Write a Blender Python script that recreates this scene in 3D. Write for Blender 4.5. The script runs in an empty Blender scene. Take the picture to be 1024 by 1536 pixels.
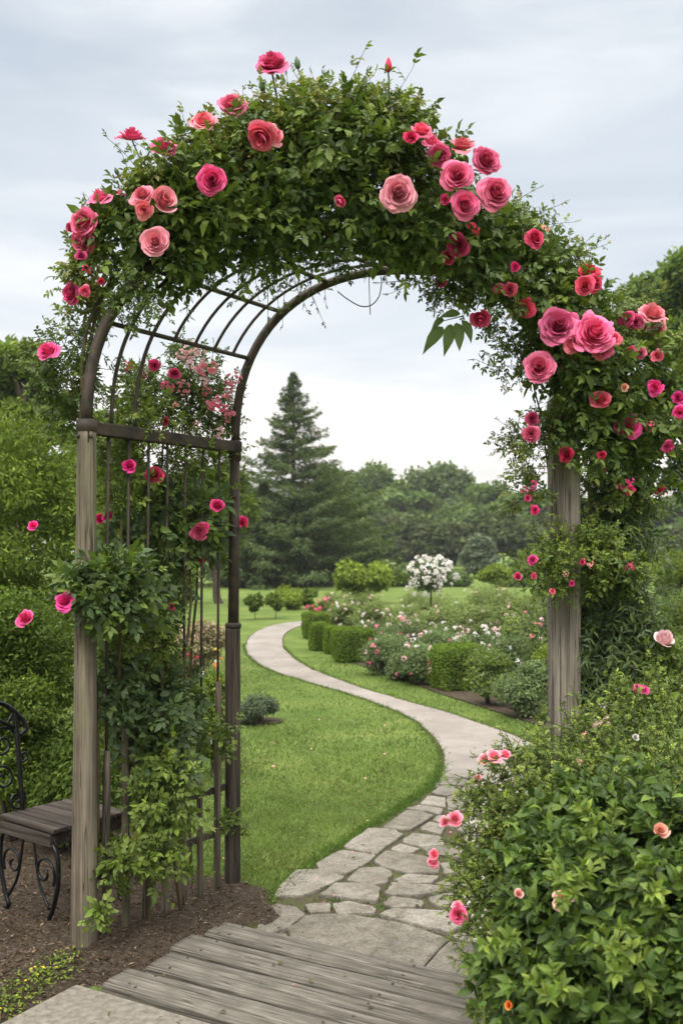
import bpy, math
import numpy as np
from mathutils import Vector, Matrix

scn = bpy.context.scene
COL = scn.collection
F_PX, CX, HY, EYE = 1500.0, 512.0, 825.0, 1.6      # focal length, centre and horizon of the photograph, eye height
UP = np.array([0., 0., 1.])


def P(px, py, d):
    return np.array([(px - CX) * d / F_PX, d, EYE - (py - HY) * d / F_PX])


def G(px, py):
    d = F_PX * EYE / (py - HY)
    return np.array([(px - CX) * d / F_PX, d])


def rng(seed):
    return np.random.default_rng(seed)


def nrm(v):
    return v / np.maximum(np.linalg.norm(v, axis=-1, keepdims=True), 1e-9)


def cat(*a):
    return np.concatenate(a)


# ---------------------------------------------------------------- objects
def tag(o, label=None, cat_=None, group=None, kind=None):
    if label: o['label'] = label
    if cat_: o['category'] = cat_
    if group: o['group'] = group
    if kind: o['kind'] = kind
    return o


def link(name, me, mat, parent=None, origin=None):
    o = bpy.data.objects.new(name, me)
    COL.objects.link(o)
    if mat is not None and me is not None and len(me.materials) == 0:
        me.materials.append(mat)
    if parent is not None: o.parent = parent
    return o


def thing(name, label, cat_, loc, group=None):
    o = bpy.data.objects.new(name, None)
    COL.objects.link(o)
    o.location = loc
    o.empty_display_size = .1
    return tag(o, label, cat_, group)


def loc_of(parent):
    q = np.zeros(3)
    while parent is not None:
        q = q + np.array(parent.location); parent = parent.parent
    return q


def mesh_np(name, V, Fc, mat, parent=None, col=None, smooth=True, attr='Col'):
    """V (n,3) world, Fc (m,3|4) -> object whose vertices are stored relative to its parent"""
    V = np.asarray(V, float) - loc_of(parent)
    me = bpy.data.meshes.new(name)
    k = Fc.shape[1]
    me.vertices.add(len(V)); me.vertices.foreach_set('co', V.astype(np.float32).ravel())
    me.loops.add(Fc.size); me.loops.foreach_set('vertex_index', Fc.astype(np.int32).ravel())
    me.polygons.add(len(Fc))
    me.polygons.foreach_set('loop_start', np.arange(0, Fc.size, k, dtype=np.int32))
    if smooth: me.polygons.foreach_set('use_smooth', np.ones(len(Fc), bool))
    if col is not None:
        a = me.color_attributes.new(attr, 'FLOAT_COLOR', 'POINT')
        c = np.ones((len(V), 4), np.float32); c[:, :3] = col
        a.data.foreach_set('color', c.ravel())
    me.update(calc_edges=True)
    return link(name, me, mat, parent)


class MB:
    """collects tubes, boxes and lathes for ONE mesh"""
    def __init__(s): s.v, s.f = [], []

    def add(s, V, faces):
        b = sum(len(x) for x in s.v)
        s.v.append(np.asarray(V, float)); s.f += [tuple(b + i for i in f) for f in faces]

    def tube(s, pts, rad, n=8, cap=True):
        pts = np.asarray(pts, float)
        m = len(pts)
        rad = np.broadcast_to(np.asarray(rad, float), (m,))
        T = nrm(np.gradient(pts, axis=0))
        a = np.cross(T[0], UP)
        if np.linalg.norm(a) < 1e-3: a = np.cross(T[0], [1., 0, 0])
        a = nrm(a); V = []
        th = np.linspace(0, 2 * math.pi, n, endpoint=False)
        for i in range(m):
            a = nrm(a - T[i] * np.dot(a, T[i])); b = np.cross(T[i], a)
            V.append(pts[i] + rad[i] * (np.cos(th)[:, None] * a + np.sin(th)[:, None] * b))
        fs = [(i * n + j, i * n + (j + 1) % n, (i + 1) * n + (j + 1) % n, (i + 1) * n + j) for i in range(m - 1) for j in range(n)]
        if cap: fs += [tuple(range(n))[::-1], tuple((m - 1) * n + j for j in range(n))]
        s.add(np.concatenate(V), fs)

    def box(s, c, half, ax=None):
        ax = np.eye(3) if ax is None else np.asarray(ax, float)
        sg = np.array([[x, y, z] for z in (-1, 1) for y in (-1, 1) for x in (-1, 1)], float)
        V = np.asarray(c, float) + (sg * np.asarray(half, float)) @ ax
        s.add(V, [(0, 2, 3, 1), (4, 5, 7, 6), (0, 1, 5, 4), (2, 6, 7, 3), (0, 4, 6, 2), (1, 3, 7, 5)])

    def build(s, name, mat, parent=None, smooth=False, bevel=0, origin=None):
        V = np.concatenate(s.v) - loc_of(parent)
        me = bpy.data.meshes.new(name)
        me.from_pydata(V.tolist(), [], s.f)
        if smooth: me.polygons.foreach_set('use_smooth', np.ones(len(me.polygons), bool))
        me.update()
        o = link(name, me, mat, parent)
        if bevel:
            b = o.modifiers.new('bevel', 'BEVEL'); b.width = bevel; b.segments = 2; b.limit_method = 'ANGLE'
        return o


def catmull(pts, n=8):
    p = np.asarray(pts, float)
    p = cat([2 * p[0] - p[1]], p, [2 * p[-1] - p[-2]])
    out = []
    for i in range(1, len(p) - 2):
        for t in np.linspace(0, 1, n, endpoint=False):
            a, b, c, d = p[i - 1], p[i], p[i + 1], p[i + 2]
            out.append(.5 * ((2 * b) + (c - a) * t + (2 * a - 5 * b + 4 * c - d) * t * t + (3 * b - a - 3 * c + d) * t ** 3))
    out.append(p[-2])
    return np.array(out)


def resample(p, n):
    d = np.r_[0, np.cumsum(np.linalg.norm(np.diff(p, axis=0), axis=1))]
    t = np.linspace(0, d[-1], n)
    return np.stack([np.interp(t, d, p[:, k]) for k in range(p.shape[1])], 1)


def inside(poly, q):
    poly = np.asarray(poly); x, y = q[:, 0], q[:, 1]
    r = np.zeros(len(q), bool); j = len(poly) - 1
    for i in range(len(poly)):
        xi, yi, xj, yj = poly[i][0], poly[i][1], poly[j][0], poly[j][1]
        c = ((yi > y) != (yj > y)) & (x < (xj - xi) * (y - yi) / (yj - yi + 1e-12) + xi)
        r ^= c; j = i
    return r


def vnoise(q, seed=0, freq=1.0):
    """smooth value noise in 2-D or 3-D, 0..1"""
    q = np.asarray(q, float) * freq
    i = np.floor(q).astype(np.int64); f = q - i; f = f * f * (3 - 2 * f)
    D = q.shape[1]; out = 0
    for c in range(2 ** D):
        w = 1.; h = np.full(len(q), seed * 374761393, np.int64)
        for k in range(D):
            b = (c >> k) & 1
            w = w * (f[:, k] if b else 1 - f[:, k])
            h = h + (i[:, k] + b) * (668265263, 2147483647, 1274126177)[k]
        h = (h ^ (h >> 13)) * 1274126177; h = (h ^ (h >> 16)) & 0xffff
        out = out + w * h / 65535.
    return out


# ---------------------------------------------------------------- materials
def new_mat(name):
    m = bpy.data.materials.new(name); m.use_nodes = True
    nt = m.node_tree
    for n in list(nt.nodes):
        if n.type != 'OUTPUT_MATERIAL' and n.type != 'BSDF_PRINCIPLED': nt.nodes.remove(n)
    return m, nt, nt.nodes['Principled BSDF'], nt.nodes['Material Output']


def nd(nt, t, **kw):
    n = nt.nodes.new(t)
    for k, v in kw.items():
        if k in n.inputs: n.inputs[k].default_value = v
        else: setattr(n, k, v)
    return n


def ramp(nt, fac, stops):
    r = nt.nodes.new('ShaderNodeValToRGB')
    e = r.color_ramp.elements
    while len(e) < len(stops): e.new(.5)
    for x, (p, c) in zip(e, stops):
        x.position = p; x.color = (*c, 1) if len(c) == 3 else c
    nt.links.new(fac, r.inputs[0])
    return r.outputs[0]


def mixc(nt, fac, a, b, mode='MIX'):
    m = nt.nodes.new('ShaderNodeMix'); m.data_type = 'RGBA'; m.blend_type = mode
    for sock, v in ((m.inputs[0], fac), (m.inputs[6], a), (m.inputs[7], b)):
        if hasattr(v, 'links'): nt.links.new(v, sock)
        elif isinstance(v, (int, float)): sock.default_value = v
        else: sock.default_value = (*v, 1)
    return m.outputs[2]


def noise(nt, scale, vec=None, detail=4, rough=.55, dist=0):
    n = nd(nt, 'ShaderNodeTexNoise', Scale=scale, Detail=detail, Roughness=rough, Distortion=dist)
    if vec is not None: nt.links.new(vec, n.inputs['Vector'])
    return n.outputs['Fac']


def coords(nt, scale=(1, 1, 1), kind='Object', rot=(0, 0, 0)):
    t = nt.nodes.new('ShaderNodeTexCoord'); mp = nt.nodes.new('ShaderNodeMapping')
    mp.inputs['Scale'].default_value = scale; mp.inputs['Rotation'].default_value = rot
    nt.links.new(t.outputs[kind], mp.inputs['Vector'])
    return mp.outputs['Vector']


def bump(nt, h, strength, dist, bsdf):
    b = nd(nt, 'ShaderNodeBump', Strength=strength, Distance=dist)
    nt.links.new(h, b.inputs['Height']); nt.links.new(b.outputs[0], bsdf.inputs['Normal'])


def leaf_mat(name, rough=.5, transl=.28, spec=.35):
    m, nt, p, out = new_mat(name)
    a = nd(nt, 'ShaderNodeAttribute', attribute_name='Col')
    nt.links.new(a.outputs['Color'], p.inputs['Base Color'])
    p.inputs['Roughness'].default_value = rough
    p.inputs['Specular IOR Level'].default_value = spec
    tr = nt.nodes.new('ShaderNodeBsdfTranslucent')
    c = mixc(nt, 1.0, a.outputs['Color'], (1.25, 1.35, .7), 'MULTIPLY')
    nt.links.new(c, tr.inputs['Color'])
    mx = nd(nt, 'ShaderNodeMixShader', Fac=transl)
    nt.links.new(p.outputs[0], mx.inputs[1]); nt.links.new(tr.outputs[0], mx.inputs[2])
    nt.links.new(mx.outputs[0], out.inputs['Surface'])
    return m


def petal_mat(name):
    m, nt, p, out = new_mat(name)
    oi = nt.nodes.new('ShaderNodeObjectInfo')
    a = nd(nt, 'ShaderNodeAttribute', attribute_name='Col')     # r: how pale the petal is towards its rim
    sep = nt.nodes.new('ShaderNodeSeparateColor'); nt.links.new(a.outputs['Color'], sep.inputs[0])
    def gam(g):
        n = nd(nt, 'ShaderNodeGamma', Gamma=g); nt.links.new(oi.outputs['Color'], n.inputs[0]); return n.outputs[0]
    deep = gam(1.45)
    pale = gam(.64)
    c = mixc(nt, sep.outputs[0], deep, pale)
    veins = noise(nt, 60, coords(nt, (1, 1, .3)), 3)
    c = mixc(nt, .22, c, ramp(nt, veins, [(.3, (.75, .6, .62)), (.7, (1, 1, 1))]), 'MULTIPLY')
    nt.links.new(c, p.inputs['Base Color'])
    p.inputs['Roughness'].default_value = .6
    p.inputs['Specular IOR Level'].default_value = .25
    tr = nt.nodes.new('ShaderNodeBsdfTranslucent'); nt.links.new(c, tr.inputs['Color'])
    mx = nd(nt, 'ShaderNodeMixShader', Fac=.16)
    nt.links.new(p.outputs[0], mx.inputs[1]); nt.links.new(tr.outputs[0], mx.inputs[2])
    nt.links.new(mx.outputs[0], out.inputs['Surface'])
    return m


def wood_mat(name, dark, mid, light, axis=2, moss=None, grain=1.0, bumpd=.004, rotz=None):
    m, nt, p, out = new_mat(name)
    def wc(sc):
        if rotz is None: return coords(nt, sc)
        v = coords(nt, [1 / a for a in sc], rot=(0, 0, rotz)); v.node.vector_type = 'TEXTURE'; return v
    sc = [26., 26., 26.]; sc[axis] = 1.3
    v = wc(sc)
    sc2 = [90., 90., 90.]; sc2[axis] = 3.
    g1 = noise(nt, 1.0 * grain, v, 6, .62, .4)
    g2 = noise(nt, 1.0 * grain, wc(sc2), 4, .6)
    big = noise(nt, 2.3, coords(nt), 4)
    c = ramp(nt, g1, [(.30, dark), (.5, mid), (.72, light)])
    c = mixc(nt, .55, c, ramp(nt, g2, [(.33, (.3, .28, .26)), (.6, (1.1, 1.08, 1.05))]), 'MULTIPLY')
    c = mixc(nt, .7, c, ramp(nt, big, [(.3, (.55, .53, .5)), (.65, (1.15, 1.13, 1.1))]), 'MULTIPLY')
    sc3 = [38., 38., 38.]; sc3[axis] = .8
    ck = noise(nt, 1.0, wc(sc3), 3, .5, .3)
    ckf = ramp(nt, ck, [(.455, (1, 1, 1)), (.485, (.28, .26, .24)), (.5, (.22, .2, .19)), (.512, (1, 1, 1))])
    c = mixc(nt, .85, c, ckf, 'MULTIPLY')
    if moss:
        ms = noise(nt, 5, coords(nt, (1, 1, .5)), 5, .65)
        f = ramp(nt, ms, [(.5, (0, 0, 0)), (.68, (.75, .75, .75))])
        c = mixc(nt, f, c, moss)
    nt.links.new(c, p.inputs['Base Color'])
    p.inputs['Roughness'].default_value = .85
    p.inputs['Specular IOR Level'].default_value = .2
    mm = mixc(nt, .5, g1, g2)
    bump(nt, mm, .9, bumpd, p)
    return m


def simple_mat(name, c1, c2, scale=20, rough=.7, metal=0, bumpd=.002, spec=.4):
    m, nt, p, out = new_mat(name)
    n = noise(nt, scale, coords(nt), 6, .6)
    c = ramp(nt, n, [(.3, c1), (.7, c2)])
    nt.links.new(c, p.inputs['Base Color'])
    p.inputs['Roughness'].default_value = rough; p.inputs['Metallic'].default_value = metal
    p.inputs['Specular IOR Level'].default_value = spec
    if bumpd: bump(nt, n, .6, bumpd, p)
    return m


LEAF = leaf_mat('leaf_gloss', .5, .24, .28)
LEAF_MATT = leaf_mat('leaf_matt', .7, .3, .12)
PETAL = petal_mat('petal')
POST_W = wood_mat('post_wood', (.075, .062, .048), (.17, .145, .113), (.275, .24, .19), 2, (.16, .16, .085))
POST_G = wood_mat('grey_post_wood', (.10, .088, .078), (.22, .195, .17), (.32, .29, .26), 2)
POST_D = wood_mat('dark_post_wood', (.035, .030, .026), (.085, .073, .06), (.17, .145, .115), 2)
PICKET = wood_mat('picket_wood', (.055, .047, .038), (.13, .11, .088), (.21, .18, .145), 2, (.11, .11, .055))
IRON = simple_mat('dark_iron', (.020, .017, .015), (.078, .056, .04), 16, .65, .2, .003)
IRON2 = simple_mat('black_iron', (.012, .012, .013), (.03, .03, .032), 40, .32, .7, .001)
PLANK = wood_mat('plank_wood', (.10, .092, .08), (.18, .167, .147), (.28, .262, .234), 0, (.085, .08, .066), 1.7, .005)
SEATW = wood_mat('seat_wood', (.022, .018, .016), (.06, .05, .043), (.115, .098, .085), 0, rotz=math.atan2(-.62, .784))
BARK = simple_mat('bark', (.035, .028, .02), (.10, .08, .06), 14, .9, 0, .01, .2)
CANE = simple_mat('cane', (.05, .055, .02), (.10, .075, .04), 30, .8, 0, .001, .2)
STEMG = simple_mat('green_stem', (.045, .075, .02), (.08, .12, .035), 30, .6, 0, .001, .3)


def ground_mats():
    # lawn
    m, nt, p, out = new_mat('lawn_grass')
    v = coords(nt, (1, 1, 1))
    n1 = noise(nt, .9, v, 8, .72); n2 = noise(nt, 28, v, 5, .7); n3 = noise(nt, 140, v, 2, .6)
    c = ramp(nt, n1, [(.34, (.09, .142, .034)), (.52, (.13, .188, .046)), (.66, (.19, .238, .068))])
    c = mixc(nt, .6, c, ramp(nt, n2, [(.3, (.55, .6, .5)), (.7, (1.25, 1.2, 1.1))]), 'MULTIPLY')
    c = mixc(nt, .6, c, ramp(nt, n3, [(.3, (.5, .55, .45)), (.7, (1.3, 1.25, 1.2))]), 'MULTIPLY')
    nt.links.new(c, p.inputs['Base Color']); p.inputs['Roughness'].default_value = .9; p.inputs['Specular IOR Level'].default_value = .1
    bump(nt, n3, .8, .02, p)
    lawn = m
    # gravel path
    m, nt, p, out = new_mat('path_gravel')
    v = coords(nt)
    n1 = noise(nt, 1.4, v, 6, .65); n2 = noise(nt, 130, v, 4, .8); n3 = noise(nt, 5, v, 8, .75)
    c = ramp(nt, n1, [(.3, (.205, .182, .166)), (.55, (.262, .236, .218)), (.75, (.31, .283, .265))])
    c = mixc(nt, .5, c, ramp(nt, n2, [(.3, (.6, .58, .55)), (.65, (1.1, 1.1, 1.1))]), 'MULTIPLY')
    c = mixc(nt, .45, c, ramp(nt, n3, [(.3, (.7, .68, .64)), (.6, (1.05, 1.05, 1.05))]), 'MULTIPLY')
    nt.links.new(c, p.inputs['Base Color']); p.inputs['Roughness'].default_value = .92; p.inputs['Specular IOR Level'].default_value = .15
    bump(nt, n2, .7, .006, p)
    gravel = m
    # joints
    m, nt, p, out = new_mat('joint_soil_moss')
    v = coords(nt)
    n1 = noise(nt, 9, v, 5, .65); n2 = noise(nt, 70, v, 4, .7)
    c = ramp(nt, n1, [(.38, (.085, .07, .05)), (.52, (.08, .078, .042)), (.68, (.075, .10, .03))])
    c = mixc(nt, .7, c, ramp(nt, n2, [(.3, (.4, .4, .4)), (.7, (1.3, 1.3, 1.3))]), 'MULTIPLY')
    nt.links.new(c, p.inputs['Base Color']); p.inputs['Roughness'].default_value = .95; p.inputs['Specular IOR Level'].default_value = .1
    bump(nt, n2, .8, .01, p)
    joint = m
    # stone
    m, nt, p, out = new_mat('flagstone_slate')
    v = coords(nt)
    oi = nt.nodes.new('ShaderNodeObjectInfo')
    n1 = noise(nt, 3.2, v, 6, .65, .4); n2 = noise(nt, 110, v, 5, .75); n3 = noise(nt, 14, v, 8, .75, .6)
    c = ramp(nt, n1, [(.28, (.155, .141, .122)), (.5, (.225, .208, .183)), (.72, (.29, .271, .243))])
    c = mixc(nt, .85, c, ramp(nt, n2, [(.34, (.45, .44, .42)), (.62, (1.22, 1.22, 1.22))]), 'MULTIPLY')
    c = mixc(nt, .8, c, ramp(nt, n3, [(.34, (.5, .48, .43)), (.58, (1.1, 1.1, 1.08))]), 'MULTIPLY')
    rnd = ramp(nt, oi.outputs['Random'], [(0, (.82, .81, .78)), (1, (1.12, 1.11, 1.1))])
    c = mixc(nt, 1, c, rnd, 'MULTIPLY')
    nt.links.new(c, p.inputs['Base Color']); p.inputs['Roughness'].default_value = .85; p.inputs['Specular IOR Level'].default_value = .25
    bump(nt, mixc(nt, .5, n2, n3), .8, .006, p)
    stone = m
    # mulch
    m, nt, p, out = new_mat('mulch_bark')
    v = coords(nt, (1, 1.6, 1))
    n1 = noise(nt, 2.5, v, 5, .6); n2 = noise(nt, 55, v, 6, .75, .8)
    c = ramp(nt, n2, [(.32, (.032, .025, .019)), (.5, (.085, .066, .049)), (.68, (.18, .142, .107))])
    c = mixc(nt, .5, c, ramp(nt, n1, [(.3, (.6, .6, .6)), (.7, (1.25, 1.2, 1.15))]), 'MULTIPLY')
    nt.links.new(c, p.inputs['Base Color']); p.inputs['Roughness'].default_value = .95; p.inputs['Specular IOR Level'].default_value = .1
    bump(nt, n2, 1, .02, p)
    return lawn, gravel, joint, stone, m


LAWN, GRAVEL, JOINT, STONE, MULCH = ground_mats()

# ---------------------------------------------------------------- leaves
TM_LEAF = (np.array([[0, 0, 0], [0, .5, 0], [0, 1, -.16], [.36, .25, .07], [.38, .6, .03], [-.36, .25, .07], [-.38, .6, .03]], float),
           np.array([[0, 3, 1], [3, 4, 1], [4, 2, 1], [0, 1, 5], [5, 1, 6], [6, 1, 2]]))
TM_BIG = (np.array([[0, 0, 0], [0, .33, .0], [0, .68, -.05], [0, 1, -.2],
                    [.26, .12, .05], [.46, .34, .09], [.38, .62, .04], [.17, .85, -.06],
                    [-.26, .12, .05], [-.46, .34, .09], [-.38, .62, .04], [-.17, .85, -.06]], float),
          np.array([[0, 4, 1], [4, 5, 1], [5, 6, 1], [6, 2, 1], [6, 7, 2], [7, 3, 2],
                    [0, 1, 8], [8, 1, 9], [9, 1, 10], [10, 1, 2], [10, 2, 11], [11, 2, 3]]))
TM_DIA = (np.array([[0, 0, 0], [.4, .45, .06], [0, 1, -.05], [-.4, .45, .06]], float), np.array([[0, 1, 2], [0, 2, 3]]))


class Fol:
    def __init__(s, seed): s.V, s.F, s.C, s.n, s.r = [], [], [], 0, rng(seed)

    def raw(s, V, Fc, C):
        s.V.append(V); s.F.append(Fc + s.n); s.C.append(C); s.n += len(V)

    def leaves(s, pos, f, nrmv, length, width, tm, col):
        """pos,f,nrmv (N,3); length,width (N,)"""
        T, Fc = tm; N = len(pos)
        if N == 0: return
        f = nrm(f); sd = nrm(np.cross(f, nrmv)); up = np.cross(sd, f)
        k = len(T)
        fold = s.r.uniform(.3, 1.9, N); curl = s.r.uniform(.0, 2.6, N)
        zz = T[None, :, 2] * np.where(T[None, :, 2] > 0, fold[:, None], curl[:, None])
        V = (pos[:, None, :] + T[None, :, 0:1] * width[:, None, None] * sd[:, None, :] + T[None, :, 1:2] * length[:, None, None] * f[:, None, :]
             + (zz * length[:, None])[:, :, None] * up[:, None, :])
        Fa = (Fc[None] + (np.arange(N) * k)[:, None, None]).reshape(-1, 3)
        s.raw(V.reshape(-1, 3), Fa, np.repeat(col, k, axis=0))

    def strips(s, A, B, w, col):
        """thin flat stems from A to B"""
        d = nrm(B - A); a = nrm(np.cross(d, s.r.normal(size=A.shape))); N = len(A)
        b = np.cross(d, a)
        V = np.stack([A + a * w, A - a * w, B - a * w * .6, B + a * w * .6, A + b * w, A - b * w, B - b * w * .6, B + b * w * .6], 1).reshape(-1, 3)
        Fc = np.array([[0, 1, 2], [0, 2, 3], [4, 5, 6], [4, 6, 7]])
        s.raw(V, (Fc[None] + (np.arange(N) * 8)[:, None, None]).reshape(-1, 3), np.broadcast_to(np.asarray(col, float), (N * 8, 3)))

    def pal(s, N, pal, jit=.18):
        pal = np.asarray(pal, float); i = s.r.integers(0, len(pal), N); j = s.r.integers(0, len(pal), N); t = s.r.random((N, 1))
        c = pal[i] * t + pal[j] * (1 - t)
        return c * (1 + s.r.normal(0, jit, (N, 1))).clip(.4, 1.8)

    def compound(s, pos, f, n, L, pal, tm=TM_LEAF, five=True, wr=.62, petiole=True):
        f = nrm(f); sd = nrm(np.cross(f, n)); up = np.cross(sd, f); N = len(pos)
        col = s.pal(N, pal)
        spec = [(0.62, 0, .50), (.48, 1, .42), (.48, -1, .42)] + ([(.24, 1, .34), (.24, -1, .34)] if five else [])
        for (y, sg, ln) in spec:
            jit = s.r.normal(0, .16, (N, 3))
            a = math.radians(62) + s.r.normal(0, .15, (N, 1))
            ff = f if sg == 0 else f * np.cos(a) + sd * sg * np.sin(a)
            p0 = pos + f * (y * L)[:, None] - up * (.07 * y * L)[:, None]
            l = L * ln * s.r.uniform(.82, 1.15, N)
            s.leaves(p0, ff - up * .15 + jit, up + jit * 1.6, l, l * wr, tm, col * (1 + s.r.normal(0, .08, (N, 1))))
        if petiole: s.strips(pos, pos + f * (.62 * L)[:, None], .0011, (.06, .07, .025))

    def shoots(s, start, d, L, nodes, size, pal, droop=.15, kind='rose', out=None, tm=TM_LEAF, stem=.0018, upw=.7, wr=.62, hang=.1, stemcol=(.055, .06, .022), five=True):
        N = len(start); d = nrm(d)
        out = d if out is None else out
        bend = s.r.normal(0, .18, (N, 3))
        prev = start
        a0 = nrm(np.cross(d, s.r.normal(size=(N, 3)))); b0 = np.cross(d, a0)
        ph0 = s.r.uniform(0, 6.28, N)
        for k in range(nodes):
            t = .12 + .88 * (k + s.r.uniform(-.3, .3, N)) / max(nodes - 1, 1)
            t = t.clip(.04, 1.02)[:, None]
            p = start + d * L[:, None] * t + (bend * L[:, None] - UP * droop * L[:, None]) * t * t
            if stem: s.strips(prev, p, stem * (1.3 - .6 * k / nodes), stemcol)
            ph = ph0 + k * 2.4
            sv = np.cos(ph)[:, None] * a0 + np.sin(ph)[:, None] * b0
            last = (k == nodes - 1)
            f = d * (.35 if not last else 1.) + sv * (.9 if not last else .2) + UP * (.12 - hang) + out * .25
            n = UP * upw + out * .55 + s.r.normal(0, .38, (N, 3)) + np.array([0, -.22, 0])
            sz = size * s.r.uniform(.65, 1.25, N) * (1 - .25 * k / nodes)
            if kind == 'rose': s.compound(p, f, n, sz, pal, tm, five, wr)
            else:
                c = s.pal(N, pal); s.leaves(p, f, n, sz, sz * wr, tm, c)
                if kind == 'pair': s.leaves(p, f - 2 * sv * .9, n + s.r.normal(0, .2, (N, 3)), sz, sz * wr, tm, s.pal(N, pal))
            prev = p

    def blob(s, c, R, n, size, pal, nodes=6, L=.55, kind='rose', droop=.15, upb=.35, inner=.62, **kw):
        """shoots growing out of an ellipsoid; R = radii"""
        R = np.asarray(R, float); dr = nrm(s.r.normal(size=(n, 3)))
        dr[:, 1] -= .25; dr = nrm(dr)
        st = c + dr * R * (s.r.random((n, 1)) ** .45) * inner
        out = nrm(dr / R * R.mean())
        d = out * .85 + UP * upb + s.r.normal(0, .5, (n, 3))
        s.shoots(st, d, R.mean() * L * s.r.uniform(.6, 1.45, n), nodes, size, pal, droop, kind, out, **kw)

    def clump_crown(s, c, R, nclump, nleaf, leaf, pal, clump=.32, seed=0, shell=.75, tm=TM_DIA, wr=.75, flat=.75, light=None, centers=None):
        """leaf clumps spread through an ellipsoid crown"""
        r = s.r; R = np.asarray(R, float)
        if centers is None:
            dr = nrm(r.normal(size=(nclump, 3))); dr[:, 2] = np.abs(dr[:, 2]) * 1.0 - .25 * (r.random(nclump) < .4)
            cc = c + dr * R * (r.uniform(.35, 1., (nclump, 1)) ** .6) * (1 - clump * .6)
        else: cc = centers; nclump = len(cc)
        cr = R.mean() * clump * r.uniform(.6, 1.3, nclump)
        w = cr ** 2; idx = r.choice(nclump, nleaf, p=w / w.sum())
        d = nrm(r.normal(size=(nleaf, 3))); d[:, 2] = np.where(d[:, 2] < 0, d[:, 2] * .55, d[:, 2])
        rad = cr[idx] * (shell + (1 - shell) * r.random(nleaf)) * (1 + r.normal(0, .12, nleaf))
        pos = cc[idx] + d * rad[:, None] * np.array([1, 1, flat])
        tone = r.normal(1, .16, nclump)[idx][:, None]
        out = nrm(d)
        f = r.normal(size=(nleaf, 3)) + out * .35 - UP * .25
        n = out * .8 + UP * .65 + r.normal(0, .45, (nleaf, 3))
        l = leaf * r.uniform(.6, 1.35, nleaf)
        s.leaves(pos, f, n, l, l * wr, tm, s.pal(nleaf, pal, .16) * tone.clip(.6, 1.45))
        return cc

    def build(s, name, mat, parent=None):
        return mesh_np(name, np.concatenate(s.V), np.concatenate(s.F), mat, parent, np.concatenate(s.C))


# palettes (albedo)
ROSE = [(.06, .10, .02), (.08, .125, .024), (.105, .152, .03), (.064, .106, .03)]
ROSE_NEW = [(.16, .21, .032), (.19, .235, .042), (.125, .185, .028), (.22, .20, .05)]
ROSE_BLUE = [(.066, .108, .044), (.085, .128, .052), (.06, .095, .038)]
FRESH = [(.13, .19, .026), (.165, .22, .034), (.11, .165, .026)]
YELG = [(.19, .25, .035), (.22, .28, .045), (.16, .22, .04)]
DARKG = [(.05, .086, .015), (.07, .11, .018), (.095, .142, .023)]
MIDG = [(.078, .122, .022), (.10, .148, .026), (.125, .17, .034)]
GREYG = [(.10, .135, .085), (.13, .165, .11), (.085, .115, .07)]
CONIF = [(.068, .105, .042), (.09, .13, .048), (.118, .15, .055)]
FARG = [(.088, .138, .046), (.106, .16, .053), (.125, .178, .06)]

# ---------------------------------------------------------------- flowers
def rose_mesh(name, seed, npet=30, open_=1.0, ruff=.06, flat=.0):
    r = rng(seed); V, Fq, C = [], [], []; b = 0; nu, nv = 9, 9
    for i in range(npet):
        q = i / (npet - 1)
        th0 = i * 2.39996 + r.normal(0, .15)
        R = (.09 + .88 * q ** .95 * open_) * r.uniform(.93, 1.07)
        H = (.92 - .56 * q * open_) * (1 + r.normal(0, .08))
        w0 = (2.0 - 1.15 * q ** .6) * r.uniform(.9, 1.1)
        lip = (.03 + .16 * q) * open_ * r.uniform(.5, 1.5)
        u = np.linspace(-1, 1, nu)[None, :].repeat(nv, 0); v = np.linspace(0, 1, nv)[:, None].repeat(nu, 1)
        top = 1 - .16 * np.abs(u) ** 2.2 + .12 * (1 - np.abs(u)) * r.uniform(-.5, 1)
        vv = v * top
        wid = w0 * np.sin(np.clip(.3 + v * .7, 0, 1) * math.pi / 2) ** .8
        rr = R * np.sin(np.clip(vv, 0, 1) * math.pi / 2) ** (.50 + .3 * q) + .06 * u * (.3 + R)
        z = H * vv ** 1.25
        l = np.clip((vv - .72) / .28, 0, 1) ** 1.5
        rr = rr + lip * l; z = z - lip * .9 * l * (.25 + q) - flat * rr * .2
        p1, p2 = r.uniform(0, 6), r.uniform(0, 6); a = r.uniform(2, 4.5)
        wob = ruff * v * v * (np.sin(a * u + p1) + .6 * np.sin(2.3 * a * u + p2))
        z = z + wob * .7; rr = rr + wob * .5
        th = th0 + u * wid
        V.append(np.stack([rr * np.cos(th), rr * np.sin(th), z + .1], -1).reshape(-1, 3))
        pale = np.clip(.04 + .22 * q + (.55 + .35 * q) * vv ** 3.5 + r.normal(0, .05), 0, 1)
        C.append(np.stack([pale] * 3, -1).reshape(-1, 3))
        g = np.arange(nu * nv).reshape(nv, nu) + b
        Fq.append(np.stack([g[:-1, :-1], g[:-1, 1:], g[1:, 1:], g[1:, :-1]], -1).reshape(-1, 4)); b += nu * nv
    V = np.concatenate(V); V /= np.abs(V[:, :2]).max()
    o = mesh_np(name, V, np.concatenate(Fq), PETAL, None, np.concatenate(C))
    me = o.data; bpy.data.objects.remove(o); return me


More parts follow.
